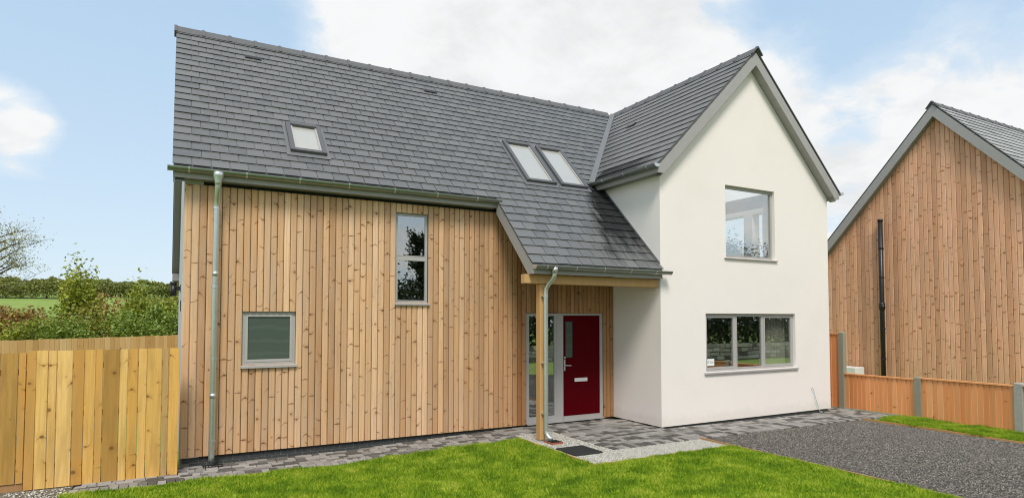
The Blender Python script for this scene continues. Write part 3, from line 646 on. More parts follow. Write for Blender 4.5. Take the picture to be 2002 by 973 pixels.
# roof windows
def skylight(x0, x1, y0, y1):
    O = Vector(((x0+x1)/2, y0, roof_z(y0))); L = (y1-y0)*S2; h = (x1-x0)/2; R_ = Matrix((SA, TA, SA.cross(TA))).transposed().to_4x4(); b_ = .075
    f = MB().box(-h, -h+b_, 0, L, 0, .085).box(h-b_, h, 0, L, 0, .085).box(-h+b_, h-b_, 0, b_*.9, 0, .08).box(-h+b_, h-b_, L-b_*1.1, L, 0, .098)
    w = place('roof_window', f.mesh('roof_window'), 'window_dark', house, O, R_)
    def sub(nm, mb, mt): o = bpy.data.objects.new(nm, mb.mesh(nm)); COL.objects.link(o); o.data.materials.append(MATS[mt]); o.parent = w; return o
    i = .028
    sub('sash', MB().box(-h+b_, -h+b_+i, b_*.9, L-b_*1.1, .02, .068).box(h-b_-i, h-b_, b_*.9, L-b_*1.1, .02, .068).box(-h+b_+i, h-b_-i, b_*.9, b_*.9+i, .02, .068), 'frame_grey')
    sub('pane', MB().box(-h+b_+i, h-b_-i, b_*.9+i, L-b_*1.1, .03, .045), 'glass_blind')
    sub('flashing', MB().box(-h-.06, h+.06, -.10, 0.0, .024, .030).box(-h-.05, -h, 0, L, .016, .03).box(h, h+.05, 0, L, .016, .03), 'lead')
skylight(1.497, 2.073, .29, .915); skylight(5.90, 6.60, .28, 1.325); skylight(6.70, 7.37, .275, 1.31)

# ---- verges, fascias, soffits
vb = MB()
for y0, y1, f in ((-.185, 3.14, lambda y: roof_z(y)), (3.14, 7.52, lambda y: 10.67-y)):
    vb.prism([(-.148, y0, f(y0)-.03), (-.148, y1, f(y1)-.03), (-.148, y1, f(y1)-.27), (-.148, y0, f(y0)-.27)], (.022, 0, 0))
part('bargeboard', vb, 'trim_grey', house)
vs = MB()
for y0, y1, f in ((-.16, 3.14, lambda y: roof_z(y)), (3.14, 7.5, lambda y: 10.67-y)):
    vs.prism([(-.124, y0, f(y0)-.25), (-.124, y1, f(y1)-.25), (-.124, y1, f(y1)-.265), (-.124, y0, f(y0)-.265)], (.122, 0, 0))
vs.box(-.148, -.002, 7.2, 7.5, 2.92, 3.1)
part('verge_soffit', vs, 'trim_dark', house)
part('fascia', MB().box(-.15, 5.0, -.202, -.182, 4.005, 4.165), 'trim_grey', house)
part('soffit', MB().box(-.12, 5.02, -.181, .02, 4.012, 4.024), 'trim_dark', house)
part('fascia', MB().box(5.03, 7.765, -1.482, -1.462, 2.735, 2.885), 'trim_grey', house)
part('soffit', MB().prism([(5.03, -1.46, 2.745), (5.03, -.02, 4.19), (5.03, -.02, 4.20), (5.03, -1.46, 2.757)], (2.79, 0, 0)), 'trim_dark', house)
part('bargeboard', MB().prism([(5.002, -.19, roof_z(-.19)-.03), (5.002, -1.488, roof_z(-1.488)-.03), (5.002, -1.488, 2.733), (5.002, -1.33, 2.733), (5.002, -.19, 3.90)], (.027, 0, 0)), 'trim_grey', house)
bb = MB()
for s_ in (-1, 1):
    X_ = lambda d: 10.315+s_*d
    q = [(X_(2.685), -1.57, 4.68), (X_(2.515), -1.57, 4.68), (X_(2.515), -1.57, 4.705), (X_(0.0), -1.57, 7.215), (X_(0.0), -1.57, 7.475), (X_(2.685), -1.57, 4.795)]
    bb.prism(q if s_ < 0 else q[::-1], (0, .026, 0))
part('bargeboard', bb, 'trim_grey', house)
gs = MB()
for s_ in (-1, 1): gs.prism([(10.315+s_*2.6, -1.543, 4.63), (10.315, -1.543, 7.222), (10.315, -1.543, 7.235), (10.315+s_*2.6, -1.543, 4.643)], (0, .146, 0))
part('verge_soffit', gs, 'trim_grey', house)
part('fascia', MB().box(7.632, 7.654, -1.543, .47, 4.682, 4.83), 'trim_grey', house); part('soffit', MB().box(7.655, 7.818, -1.543, .5, 4.69, 4.70), 'trim_dark', house)
part('fascia', MB().box(12.976, 12.998, -1.543, 7.2, 4.682, 4.83), 'trim_grey', house); part('soffit', MB().box(12.812, 12.975, -1.543, 7.2, 4.69, 4.70), 'trim_dark', house)

# ---- gutters and downpipes
def gutter(a, bq, out, n, rad_=.064):
    g = part('gutter', MB().gutter(a, bq, out, rad_, seg=14), 'zinc', house); a, bq = Vector(a), Vector(bq); d = (bq-a).normalized(); out = Vector(out)
    for k in range(n):
        p = a+(bq-a)*((k+.35)/n); mb = MB(); mb.gutter(p-d*.012, p+d*.012, out, rad_+.005, .004); mb.box(p.x-.012 if abs(d.x) > .5 else p.x-abs(out.x)*.06, p.x+.012 if abs(d.x) > .5 else p.x+abs(out.x)*.06, p.y-.012 if abs(d.y) > .5 else p.y-.06, p.y+.012 if abs(d.y) > .5 else p.y+.06, p.z, p.z+.006)
        part('gutter_bracket', mb, 'galvanised', g)
    for p, sg in ((a, -1), (bq, 1)):
        ring = [p+out*(math.cos(math.pi*k/8)*(rad_+.002))+Vector((0, 0, -math.sin(math.pi*k/8)*(rad_+.002))) for k in range(9)]
        part('stop_end', MB().prism(ring, d*.006*sg), 'galvanised', g)
gutter((-.215, -.262, 4.140), (5.055, -.262, 4.140), (0, -1, 0), 7); gutter((5.01, -1.543, 2.868), (7.93, -1.543, 2.868), (0, -1, 0), 5)
gutter((7.572, -1.60, 4.835), (7.572, .40, 4.835), (-1, 0, 0), 3); gutter((13.058, -1.60, 4.835), (13.058, 6, 4.835), (1, 0, 0), 6)
dp = part('downpipe', MB().tube([(.425, -.262, 4.00), (.425, -.262, 3.93), (.424, -.235, 3.86), (.423, -.17, 3.76), (.421, -.13, 3.69), (.42, -.12, 3.62), (.412, -.12, .02), (.411, -.12, -.06)], .042, 14), 'galvanised', house, True)
part('gutter_outlet', MB().tube([(.425, -.262, 4.115), (.425, -.262, 4.06), (.425, -.262, 3.97), (.425, -.262, 3.93)], [.086, .074, .047, .047], 16), 'galvanised', dp, True)
for z in (3.60, 2.45, 1.40, .22): part('pipe_bracket', MB().tube([(.417, -.12, z), (.417, -.12, z+.035)], .048, 12).box(.405, .43, -.12, -.005, z+.008, z+.028), 'galvanised', dp)
for z in (2.62, .85): part('pipe_collar', MB().tube([(.417, -.12, z), (.417, -.12, z+.07)], .046, 12), 'galvanised', dp, True)
dq_ = part('downpipe', MB().tube([(5.385, -1.543, 2.80), (5.385, -1.543, 2.73), (5.378, -1.515, 2.66), (5.345, -1.43, 2.58), (5.325, -1.385, 2.51), (5.318, -1.372, 2.44), (5.318, -1.372, .16), (5.322, -1.385, .10), (5.345, -1.43, .045), (5.37, -1.475, .02)], .038, 14), 'galvanised', house, True)
part('gutter_outlet', MB().tube([(5.385, -1.543, 2.845), (5.385, -1.543, 2.79), (5.385, -1.543, 2.74)], [.066, .05, .042], 14), 'galvanised', dq_, True)
for z in (2.36, 1.25, .42): part('pipe_bracket', MB().tube([(5.318, -1.372, z), (5.318, -1.372, z+.03)], .043, 12).box(5.262, 5.30, -1.37, -1.313, z+.005, z+.025), 'galvanised', dq_)
# ---- porch timber
part('porch_beam', MB().box(4.93, 7.818, -1.345, -1.215, 2.582, 2.732), 'porch_timber', house, bevel=.006)
part('porch_post', MB().box(5.242, 5.347, -1.312, -1.182, -.005, 2.580), 'porch_timber', house, bevel=.006)
part('post_shoe', MB().box(5.255, 5.335, -1.30, -1.195, -.06, -.006), 'steel', house)

# ---- windows
def window(x0, x1, z0, z1, yw, rec, muls=(), trans=(), sashes=(), pane='glass', sill=.05, fw=.045, sill_x=.03):
    ya, yb = yw+rec, yw+rec+.07
    f = MB().box(x0, x0+fw, ya, yb, z0, z1).box(x1-fw, x1, ya, yb, z0, z1).box(x0+fw, x1-fw, ya, yb, z1-fw, z1).box(x0+fw, x1-fw, ya, yb, z0, z0+fw)
    xs = [x0+fw]+[v for m_ in muls for v in (m_-.028, m_+.028)]+[x1-fw]
    for m_ in muls: f.box(m_-.028, m_+.028, ya, yb, z0+fw, z1-fw)
    w = part('window', f, 'frame_grey', house)
    for k in range(0, len(xs), 2):
        a, b_ = xs[k], xs[k+1]; zs = [z0+fw]+[v for t_ in trans for v in (t_-.03, t_+.03)]+[z1-fw]
        for t_ in trans: part('transom', MB().box(a, b_, ya-.002, yb, t_-.03, t_+.03), 'frame_grey', w)
        for j in range(0, len(zs), 2):
            c, d = zs[j], zs[j+1]; s_ = .04 if k//2 in sashes else .014
            part('sash' if s_ > .03 else 'glazing_bead', MB().box(a+.001, a+s_, ya-.006, yb-.012, c+.001, d-.001).box(b_-s_, b_-.001, ya-.006, yb-.012, c+.001, d-.001).box(a+s_, b_-s_, ya-.006, yb-.012, d-s_, d-.001).box(a+s_, b_-s_, ya-.006, yb-.012, c+.001, c+s_), 'frame_grey', w)
            part('pane', MB().box(a+s_-.004, b_-s_+.004, ya+.012, ya+.018, c+s_-.004, d-s_+.004), pane, w)
    part('window_sill', MB().prism([(x0-sill_x, yw-.04, z0-sill), (x0-sill_x, yw-.04, z0-.012), (x0-sill_x, ya+.03, z0+.006), (x0-sill_x, ya+.03, z0-sill)], (x1-x0+2*sill_x, 0, 0)), 'frame_grey', w)
    return w
window(*OPEN['small'], 0, .045, pane='glass_obscured', sill=.045, sashes=(0,), fw=.04, sill_x=.018)
window(*OPEN['tall'], 0, .05, trans=(3.04,), sill=.04, fw=.03, sill_x=.018)
window(*W_UP, YG, .07, sill=.03, fw=.04, sill_x=.05)
window(*W_LO, YG, .06, muls=(9.862, 10.675), sashes=(0, 2), sill=.04, fw=.045, sill_x=.05)
# ---- entrance: frame, side light and red door
D = OPEN['door']
part('door_frame', MB().box(5.752, 5.80, .03, .10, .02, 2.10).box(6.445, 6.598, .03, .10, .02, 2.10).box(7.486, 7.556, .03, .10, .02, 2.10).box(5.80, 6.445, .03, .10, 2.05, 2.10).box(6.598, 7.486, .03, .10, 2.06, 2.10).box(5.80, 6.445, .03, .10, .02, .125), 'frame_grey', house)
part('threshold', MB().box(5.76, 7.55, -.03, .12, -.004, .018).box(6.60, 7.484, .01, .10, .020, .095), 'frame_grey', house)
sl = part('side_light', MB().box(5.801, 5.825, .036, .09, .126, 2.049).box(6.40, 6.444, .036, .09, .126, 2.049), 'frame_grey', house); part('pane', MB().box(5.825, 6.40, .055, .062, .126, 2.049), 'glass', sl)
door = part('front_door', MB().box(6.601, 7.484, .040, .085, .098, 2.058), 'red_paint', house, bevel=.004)
part('door_glass', MB().box(6.645, 6.655, .030, .041, 1.23, 1.945).box(6.81, 6.82, .030, .041, 1.23, 1.945).box(6.655, 6.81, .030, .041, 1.23, 1.24).box(6.655, 6.81, .030, .041, 1.935, 1.945), 'black_plastic', door)
part('pane', MB().box(6.655, 6.81, .034, .039, 1.24, 1.935), 'glass_obscured', door)
part('letter_plate', MB().box(6.865, 7.175, .026, .039, .752, .825), 'white_plastic', door, bevel=.004)
part('door_handle', MB().box(6.612, 6.645, .028, .039, .98, 1.20).tube([(6.628, .035, 1.085), (6.628, -.01, 1.085), (6.645, -.02, 1.083), (6.75, -.02, 1.078)], .010, 8), 'steel', door)
part('lock', MB().tube([(6.628, .03, 1.235), (6.628, .016, 1.235)], .02, 10), 'steel', door)
# cable left hanging from the gable wall
cb = tag(part('hanging_cable', MB().tube([(12.16, YG-.002, .46), (12.13, YG-.03, .50), (12.16, YG-.04, .46), (12.2, YG-.025, .40), (12.24, YG-.035, .25), (12.33, YG-.03, .08), (12.36, YG-.04, -.03), (12.40, YG-.08, -.035), (12.30, YG-.10, -.034)], .006, 6), 'blue_cable'), 'thin pale blue cable dangling from the white gable wall', 'cable')

# notice and curtain behind the lower window
YI = YG+.06+.019
nb = part('window_notice', MB().box(9.062, 9.262, YI-.012, YI-.009, 1.075, 1.21), 'paper'); tag(nb, 'small white paper notice in bottom left corner of lower window', 'notice')
cu = bpy.data.curves.new('notice_text', 'FONT'); cu.body = 'El Suer'; cu.size = .062; cu.extrude = .0004; cu.align_x = 'CENTER'; cu.align_y = 'CENTER'
to = bpy.data.objects.new('text_source', cu); COL.objects.link(to); bpy.context.view_layer.update()
tme = bpy.data.meshes.new_from_object(to.evaluated_get(bpy.context.evaluated_depsgraph_get())); bpy.data.objects.remove(to)
place('lettering', tme, None, nb, (9.162, YI-.0127, 1.145), Matrix.Rotation(rad(90), 4, 'X')); tme.materials.clear(); tme.materials.append(MATS['ink'])
cm = MB(); n = 36
for k in range(n):
    x0, x1 = 10.98+.60*k/n, 10.98+.60*(k+1)/n; f = lambda x: -1.16+.025*math.sin((x-10.98)*62)
    cm.face([(x0, f(x0), .95), (x1, f(x1), .95), (x1, f(x1), 2.2), (x0, f(x0), 2.2)])
tag(part('curtain', cm, 'curtain_cloth', smooth=True), 'beige gathered curtain behind right light of lower window', 'curtain')
cm = MB()
for k in range(20):
    x0, x1 = 9.60+.22*k/20, 9.60+.22*(k+1)/20; f = lambda x: -1.12+.02*math.sin(x*60)
    cm.face([(x0, f(x0), 2.8), (x1, f(x1), 2.8), (x1, f(x1), 4.7), (x0, f(x0), 4.7)])

# wall lantern on the left end wall
wl = thing('wall_light', 'black cylinder wall light on left end wall of house', 'wall light', (-.10, 2.6, 2.38))
part('lamp_body', MB().tube([(-.115, 2.6, 2.40), (-.115, 2.6, 2.60)], .048, 14), 'black_plastic', wl, True)
part('lamp_cap', MB().tube([(-.115, 2.6, 2.602), (-.115, 2.6, 2.63), (-.115, 2.6, 2.66)], [.05, .058, .058], 14), 'black_plastic', wl, True)
part('wall_bracket', MB().box(-.066, -.012, 2.575, 2.625, 2.50, 2.58).box(-.012, -.001, 2.55, 2.65, 2.47, 2.61), 'black_plastic', wl)

# drains, mat
def gully(x, y, z, label, wx, wy):
    g = thing('drain_gully', label, 'drain', (x, y, z-.1))
    part('surround', MB().box(x-wx, x+wx, y-wy, y-wy+.02, z-.1, z+.006).box(x-wx, x+wx, y+wy-.02, y+wy, z-.1, z+.006).box(x-wx, x-wx+.02, y-wy+.02, y+wy-.02, z-.1, z+.006).box(x+wx-.02, x+wx, y-wy+.02, y+wy-.02, z-.1, z+.006), 'black_plastic', g)
    part('sump', MB().box(x-wx+.02, x+wx-.02, y-wy+.02, y+wy-.02, z-.1, z-.07), 'dark_void', g)
    for k in range(5): part('grate_bar', MB().box(x-wx+.03+k*(2*wx-.06)/5, x-wx+.045+k*(2*wx-.06)/5, y-wy+.02, y+wy-.02, z-.01, z+.002), 'black_plastic', g)
gully(.43, -.20, gz(.4, 0)+.002, 'black drain gully under left downpipe', .13, .08); gully(5.40, -1.49, gz(5.4, 0)+.004, 'black drain gully under the porch downpipe', .11, .11)
tag(part('clay_collar', MB().box(5.265, 5.285, -1.64, -1.38, -.1, -.002).box(5.285, 5.48, -1.64, -1.615, -.1, -.002), 'terracotta'), 'terracotta edge of drain at foot of porch post', 'drain')
tag(part('door_mat', MB().box(5.13, 5.63, -2.50, -1.96, gz(5.4, 0)-.02, gz(5.4, 0)+.016), 'rubber', bevel=.006), 'square black rubber mat lying on pale gravel', 'mat')

# ------------------------------------------------------------------ fences
def fence_board(w, h, th=.02): 
    k = ('f', round(w, 3), round(h, 3))
    if k not in BM:
        a = w/2-.002; BM[k] = MB().prism([(-a, th, 0), (-a, .003, 0), (-a+.003, 0, 0), (a-.003, 0, 0), (a, .003, 0), (a, th, 0)], (0, 0, h)).mesh('board')
    return BM[k]
YF = -.45
lf = thing('board_fence', 'tall new yellow timber fence standing beside the left house corner', 'fence', (-.86, YF, -.12))
edges = [-1.691, -1.59, -1.466, -1.377, -1.213, -1.094, -.973, -.89, -.71, -.618, -.502, -.403, -.224, -.145, -.016]
tints = [(1, 1, .95), (1.05, 1.08, 1.05), (.95, .92, .85), (1.08, 1.1, 1.1), (1, .98, .9), (.92, .88, .75), (1.05, 1.05, 1.0), (.62, .60, .50), (1, 1.02, 1), (.95, .9, .75), (1.08, 1.1, 1.15), (.97, .95, .85), (.66, .68, .85), (1, .95, .8)]
for k, (a, b_) in enumerate(zip(edges, edges[1:])):
    h = 1.71+random.uniform(-.004, .004); o = place('board', fence_board(b_-a-.003, h), 'fence_fresh', lf, ((a+b_)/2, YF+random.uniform(-.003, .003), -.11), Matrix.Rotation(rad(random.uniform(-.15, .15)), 4, 'Y')); o.color = (*tints[k], 1)
for z in (.12, .75, 1.36): o = part('rail', MB().box(-1.69, -.04, YF+.022, YF+.06, z, z+.075), 'fence_fresh', lf)
part('fence_post', MB().box(-1.70, -1.62, YF+.062, YF+.14, -.3, 1.55), 'fence_fresh', lf); part('fence_post', MB().box(-.13, -.05, YF+.062, YF+.14, -.3, 1.55), 'fence_fresh', lf)
lg = thing('board_fence', 'lower yellow timber fence panel at the left picture edge, with base plank', 'fence', (-2.3, YF+.04, -.12))
ed2 = [-2.9, -2.76, -2.62, -2.50, -2.36, -2.25, -2.10, -1.945, -1.775, -1.697]
for k, (a, b_) in enumerate(zip(ed2, ed2[1:])):
    o = place('board', fence_board(b_-a-.005, 1.60), 'fence_fresh', lg, ((a+b_)/2, YF+.035, -.025), Matrix.Rotation(rad(random.uniform(-.15, .15)), 4, 'Y')); o.color = (*((.66, .62, .48) if k == 7 else (1, 1, .95)), 1)
part('gravel_board', MB().box(-2.9, -1.70, YF+.05, YF+.075, -.16, -.03), 'edging_timber', lg)
for z in (.2, 1.3): part('rail', MB().box(-2.9, -1.71, YF+.057, YF+.1, z, z+.075), 'fence_fresh', lg)
# rear garden fence, running back to the house
A, B = Vector((-4.6, 2.27)), Vector((-.02, 6.40)); d = (B-A).normalized(); ang = math.atan2(d.y, d.x); L = (B-A).length
rf = thing('board_fence', 'far garden fence of close boards in front of the hedgerow', 'fence', ((A.x+B.x)/2, (A.y+B.y)/2, -.15))
s_ = 0; 
while s_ < L:
    w = random.choice([.10, .12, .095, .13]); p = A+d*(s_+w/2); place('board', fence_board(w-.002, 1.76), 'fence_rear', rf, (p.x, p.y, -.16+random.uniform(-.006, .006)), Matrix.Rotation(ang, 4, 'Z')); s_ += w
for z in (.2, 1.3): part('rail', MB().prism([(A.x, A.y+.03, z), (B.x, B.y+.03, z), (B.x, B.y+.03, z+.08), (A.x, A.y+.03, z+.08)], (-.03, .03, 0)), 'fence_rear', rf)
# right boundary fence
XF = 13.4
rg = thing('boundary_fence', 'orange feather-edge fence with grey posts between driveway and neighbouring house', 'fence', (XF, -3, -.1))
def panel(y0, y1, z0, z1):
    pn = part('panel_rail', MB().box(XF+.022, XF+.06, y0, y1, z0+.12, z0+.19).box(XF+.022, XF+.06, y0, y1, z1-.25, z1-.18), 'fence_orange', rg)
    n = round((y1-y0)/.098); w = (y1-y0)/n
    for k in range(n):   # boards lap like feather edge: one edge proud
        h = z1-z0-.03; key = ('fe', round(w, 4), round(h, 3))
        if key not in BM: BM[key] = MB().prism([(-w/2-.006, .004, 0), (w/2, -.010, 0), (w/2, .006, 0), (-w/2-.006, .014, 0)], (0, 0, h)).mesh('board')
        place('board', BM[key], 'fence_orange', pn, (XF, y0+w*(k+.5), z0+random.uniform(-.002, .002)), Matrix.Rotation(rad(-90), 4, 'Z'))
    part('cap_rail', MB().box(XF-.03, XF+.05, y0, y1, z1-.028, z1), 'fence_orange', pn)
panel(-2.885, -1.365, -.03, .755); panel(-4.60, -3.005, -.05, .79); panel(-6.4, -4.74, -.06, .80); panel(-1.235, .6, -.04, 1.665)
for (y, zt, m_) in ((-1.30, 1.69, 'post_timber'), (-2.945, .80, 'post_timber'), (-4.67, .84, 'concrete'), (-6.46, .84, 'concrete')):
    h = .06 if m_ != 'concrete' else .062
    pp = MB().box(XF-.05, XF+.07, y-h, y+h, -.4, zt-.02); i = len(pp.v); pp.prism([(XF-.05, y-h, zt-.02), (XF+.07, y-h, zt-.02), (XF+.07, y+h, zt-.02), (XF-.05, y+h, zt-.02)], (0, 0, .001))
    pp.v[-4:] = [(XF-.03, y-h+.02, zt), (XF+.05, y-h+.02, zt), (XF+.05, y+h-.02, zt), (XF-.03, y+h-.02, zt)]
    part('post', pp, m_, rg)
part('gravel_board', MB().box(XF-.02, XF+.03, -4.61, -3.0, -.28, -.055), 'concrete', rg); part('gravel_board', MB().box(XF-.02, XF+.03, -6.4, -4.735, -.28, -.065), 'concrete', rg)
part('gravel_board', MB().box(XF-.02, XF+.03, -2.885, -1.36, -.28, -.035), 'concrete', rg); part('gravel_board', MB().box(XF-.02, XF+.03, -1.24, .6, -.28, -.045), 'concrete', rg)

# ------------------------------------------------------------------ neighbouring house
XN, YN, ZN = 17.0, -1.655, 7.50
nh = thing('neighbour_house', 'timber-clad gable end of the neighbouring house behind the right fence', 'house', (XN, YN, -.1))
SN = 1.09
def nz(y): return ZN-abs(y-YN)*SN
nw = part('timber_wall', MB().prism([(XN+.03, YN-3.2, -.3), (XN+.03, YN-3.2, nz(YN-3.2)-.3), (XN+.03, YN, ZN-.3), (XN+.03, YN+3.2, nz(YN+3.2)-.3), (XN+.03, YN+3.2, -.3)], (.25, 0, 0)), 'dark_void', nh)
k = 0; y = YN-3.2
while y < YN+3.2-.06:
    w = .112; yc = y+w/2; h = nz(abs(yc-YN)+w/2+YN)-.315
    # board with a raked top
    a = w/2-.003; s_ = SN*a*(1 if yc > YN else -1)
    mb = MB(); mb.prism([(-a, .024, 0), (-a, .009, 0), (-a+.010, 0, 0), (a-.010, 0, 0), (a, .009, 0), (a, .024, 0)], (0, 0, h))
    for j in range(6, 12): vx = mb.v[j]; mb.v[j] = (vx[0], vx[1], h+SN*w/2+(vx[0] if yc > YN else -vx[0])*SN-.0)   # local +x points to -y
    place('cladding_board', mb.mesh('cladding_board'), 'cladding_neighbour', nw, (XN, yc, 0.02), Matrix.Rotation(rad(-90), 4, 'Z')); y += w
nd = MB()
for s_ in (-1, 1): nd.prism([(XN-.16, YN, ZN-.02), (XN-.16, YN+s_*3.7, nz(YN+3.7)-.02), (XN-.16, YN+s_*3.7, nz(YN+3.7)-.16), (XN-.16, YN, ZN-.16)], (10, 0, 0))
nr = part('roof', nd, 'trim_dark', nh)
nb_ = MB()
for s_ in (-1, 1):
    q = [(XN-.19, YN, ZN-.03), (XN-.19, YN+s_*3.7, nz(YN+3.7)-.03), (XN-.19, YN+s_*3.7, nz(YN+3.7)-.33), (XN-.19, YN, ZN-.33)]; nb_.prism(q, (.028, 0, 0))
part('bargeboard', nb_, 'trim_grey', nh)
part('verge_soffit', MB().prism([(XN-.16, YN, ZN-.31), (XN-.16, YN+3.6, nz(YN+3.6)-.31), (XN-.16, YN+3.6, nz(YN+3.6)-.325), (XN-.16, YN, ZN-.325)], (.185, 0, 0)).prism([(XN-.16, YN, ZN-.31), (XN-.16, YN-3.6, nz(YN+3.6)-.31), (XN-.16, YN-3.6, nz(YN+3.6)-.325), (XN-.16, YN, ZN-.325)], (.185, 0, 0)), 'trim_dark', nh)
part('rear_wall', MB().box(XN+.3, XN+9.6, YN-3.15, YN+3.15, -.3, 3.7), 'render_white', nh)
ns = MB(); ta = Vector((0, 1, SN)).normalized(); na = Vector((0, -SN, 1)).normalized(); O = Vector((XN-.2, YN-3.72, nz(YN-3.72)))
k = 0; t_ = 0; TL = 3.72*math.hypot(1, SN)
while t_ < TL-.05:
    x = -.15*(k % 2)
    while x < 9.9:
        p = O+ta*t_+Vector((max(x, 0)+.003, 0, 0))+na*.006; q = p+Vector((min(.294, .294+x if x < 0 else .294), 0, 0)); L_ = min(.30, TL-t_); rr_ = random.random()
        ns.prism([p+na*.026, q+na*.026, q+ta*L_, p+ta*L_], -na*.007, rr_+1e-4); x += .30
    t_ += .215; k += 1
o = part('slate', ns, 'slate_sky_sheen', nr); o['kind'] = 'stuff'
far = MB().prism([(XN-.2, YN, ZN+.01), (XN-.2, YN+3.72, nz(YN+3.72)+.01), (XN-.2, YN+3.72, nz(YN+3.72)-.012), (XN-.2, YN, ZN-.012)], (10, 0, 0)); part('slate_layer', far, 'slate', nr)
for k in range(21): place('ridge_tile', rme, 'ridge_tile', nr, (XN-.2+k*.468, YN, ZN+.015))
fl = part('flue_pipe', MB().tube([(XN-.13, -.235, .10), (XN-.13, -.235, 4.66)], .058, 14), 'black_plastic', nh, True)
part('pipe_cap', MB().tube([(XN-.13, -.235, 4.66), (XN-.13, -.235, 4.72)], .066, 14), 'black_plastic', fl, True)
part('pipe_collar', MB().tube([(XN-.13, -.235, 2.22), (XN-.13, -.235, 2.26), (XN-.13, -.235, 2.40), (XN-.13, -.235, 2.44)], [.06, .078, .078, .06], 14).tube([(XN-.13, -.235, 2.33), (XN-.19, -.30, 2.30)], .06, 12), 'black_plastic', fl, True)
for z in (.9, 1.7, 3.1, 3.9): part('pipe_bracket', MB().box(XN-.13, XN-.002, -.25, -.22, z, z+.03).tube([(XN-.13, -.235, z-.01), (XN-.13, -.235, z+.04)], .064, 12), 'black_plastic', fl)
hp = thing('utility_box', 'white utility box against the neighbouring wall, showing above low fence', 'utility box', (XN-.35, .62, -.1))
part('casing', MB().box(XN-.55, XN-.15, .28, 1.02, -.1, .64), 'white_plastic', hp, bevel=.015); part('grille', MB().box(XN-.562, XN-.551, .68, .86, .47, .53), 'black_plastic', hp)

# ------------------------------------------------------------------ vegetation
def leaf_mesh(name, C_, size, rnd=None, up=.3, asp=.55):
    """diamond leaves at centres C_ (n,3)"""
    n = len(C_); N = RNG.normal(size=(n, 3)); N[:, 2] = np.abs(N[:, 2])+up; N /= np.linalg.norm(N, axis=1)[:, None]
    T = np.cross(N, RNG.normal(size=(n, 3))); T /= np.linalg.norm(T, axis=1)[:, None]; B_ = np.cross(N, T); s = (size*RNG.uniform(.6, 1.3, n))[:, None]
    V = np.stack([C_-T*s, C_-B_*s*asp+N*s*.12, C_+T*s, C_+B_*s*asp+N*s*.12], 1)
    return npmesh(name, V.reshape(-1, 3), np.arange(n*4).reshape(-1, 4), RNG.random(n) if rnd is None else rnd)
def shrub(label, x, y, z0, w, d, h, mtl, n, size, lumps=16, name='shrub', group='shrubs behind the garden fence', spiky=0.0):
    o = thing(name, label, 'shrub', (x, y, z0), group); P_ = []; st = MB()
    for k in range(lumps):
        a = random.uniform(0, 6.283); r_ = math.sqrt(random.random())*.75; hz = random.uniform(.35, 1.0)*(1-.35*r_*r_)
        c = np.array([x+math.cos(a)*r_*w/2, y+math.sin(a)*r_*d/2, z0+h*hz*.88]); rr_ = np.array([w, d, h])*random.uniform(.17, .30)
        m_ = n//lumps; D_ = RNG.normal(size=(m_, 3)); D_ /= np.linalg.norm(D_, axis=1)[:, None]; D_ *= RNG.uniform(.35, 1.12, (m_, 1))
        D_[:, 2] *= np.where(D_[:, 2] > 0, 1+spiky*RNG.random(m_), 1); P_.append(c+D_*rr_)
        b0 = Vector((x+random.uniform(-.1, .1)*w, y+random.uniform(-.1, .1)*d, z0)); mid = (b0+Vector(c))/2+Vector((random.uniform(-.15, .15), random.uniform(-.1, .1), .1)); st.tube([b0, mid, Vector(c), Vector(c)+Vector((random.uniform(-.2, .2), 0, rr_[2]*.9))], [.03, .02, .012, .004], 5)
    P_ = np.concatenate(P_); P_[:, 2] = np.maximum(P_[:, 2], z0+.05)
    part('stems', st, 'bark', o); place('foliage', leaf_mesh('foliage', P_, size), mtl, o)
    return o
def at(u, v, Y):                 # point of the sight line through photo pixel (u, v) at depth plane y = Y
    d_ = pxdir(u, v); return CAM+d_*((Y-CAM.y)/d_.y)
def shrub_px(label, u, vtop, wpx, Y, mtl, n, size, **kw):
    p = at(u, vtop, Y); sc = (Y-CAM.y)/F_PX/ (pxdir(u, vtop).dot(CF)/1) ; z0 = float(terrain_z(p.x, Y)); w = wpx*(p-CAM).length/F_PX*.93
    return shrub(label, p.x, Y, z0, w, max(1.2, w*.8), p.z-z0, mtl, n, size, **kw)
shrub_px('russet and olive bush at the left picture edge, behind the far fence', 12, 598, 120, 8.0, 'leaf_russet', 11934, 0.042)
shrub_px('low bright green bush growing out over the far fence at left', 20, 632, 90, 6.6, 'leaf_lime', 6885, 0.042)
shrub_px('olive green bush right of the russet bush at left', 92, 592, 130, 8.8, 'leaf_olive', 14917, 0.042)
shrub_px('brownish bush between olive bush and tall lime bush', 70, 618, 90, 7.6, 'leaf_russet', 8032, 0.039)
shrub_px('tall slender lime green bush rising above the hedgerow', 158, 538, 66, 9.4, 'leaf_lime', 10557, 0.051, lumps=22, spiky=.8)
shrub_px('mixed olive bush below the tall lime bush', 175, 596, 140, 8.2, 'leaf_olive', 14917, 0.039)
shrub_px('reddish brown bush just right of the tall lime bush', 205, 565, 60, 12.0, 'leaf_russet', 4131, 0.053)
shrub_px('broad mid green bush right of the tall lime bush', 245, 588, 110, 9.0, 'leaf_green', 13770, 0.046)
shrub_px('bright feathery green bush left of the house corner', 282, 568, 95, 10.0, 'leaf_lime', 12852, 0.053, spiky=.5)
shrub_px('dark green bush right beside the house corner', 325, 592, 80, 9.0, 'leaf_green', 11475, 0.048)
shrub_px('yellow green bush behind the black wall light', 334, 560, 40, 12.5, 'leaf_lime', 3672, 0.060)
shrub_px('dense green bush filling the gap above far fence, centre', 130, 622, 150, 6.9, 'leaf_green', 11934, 0.040)
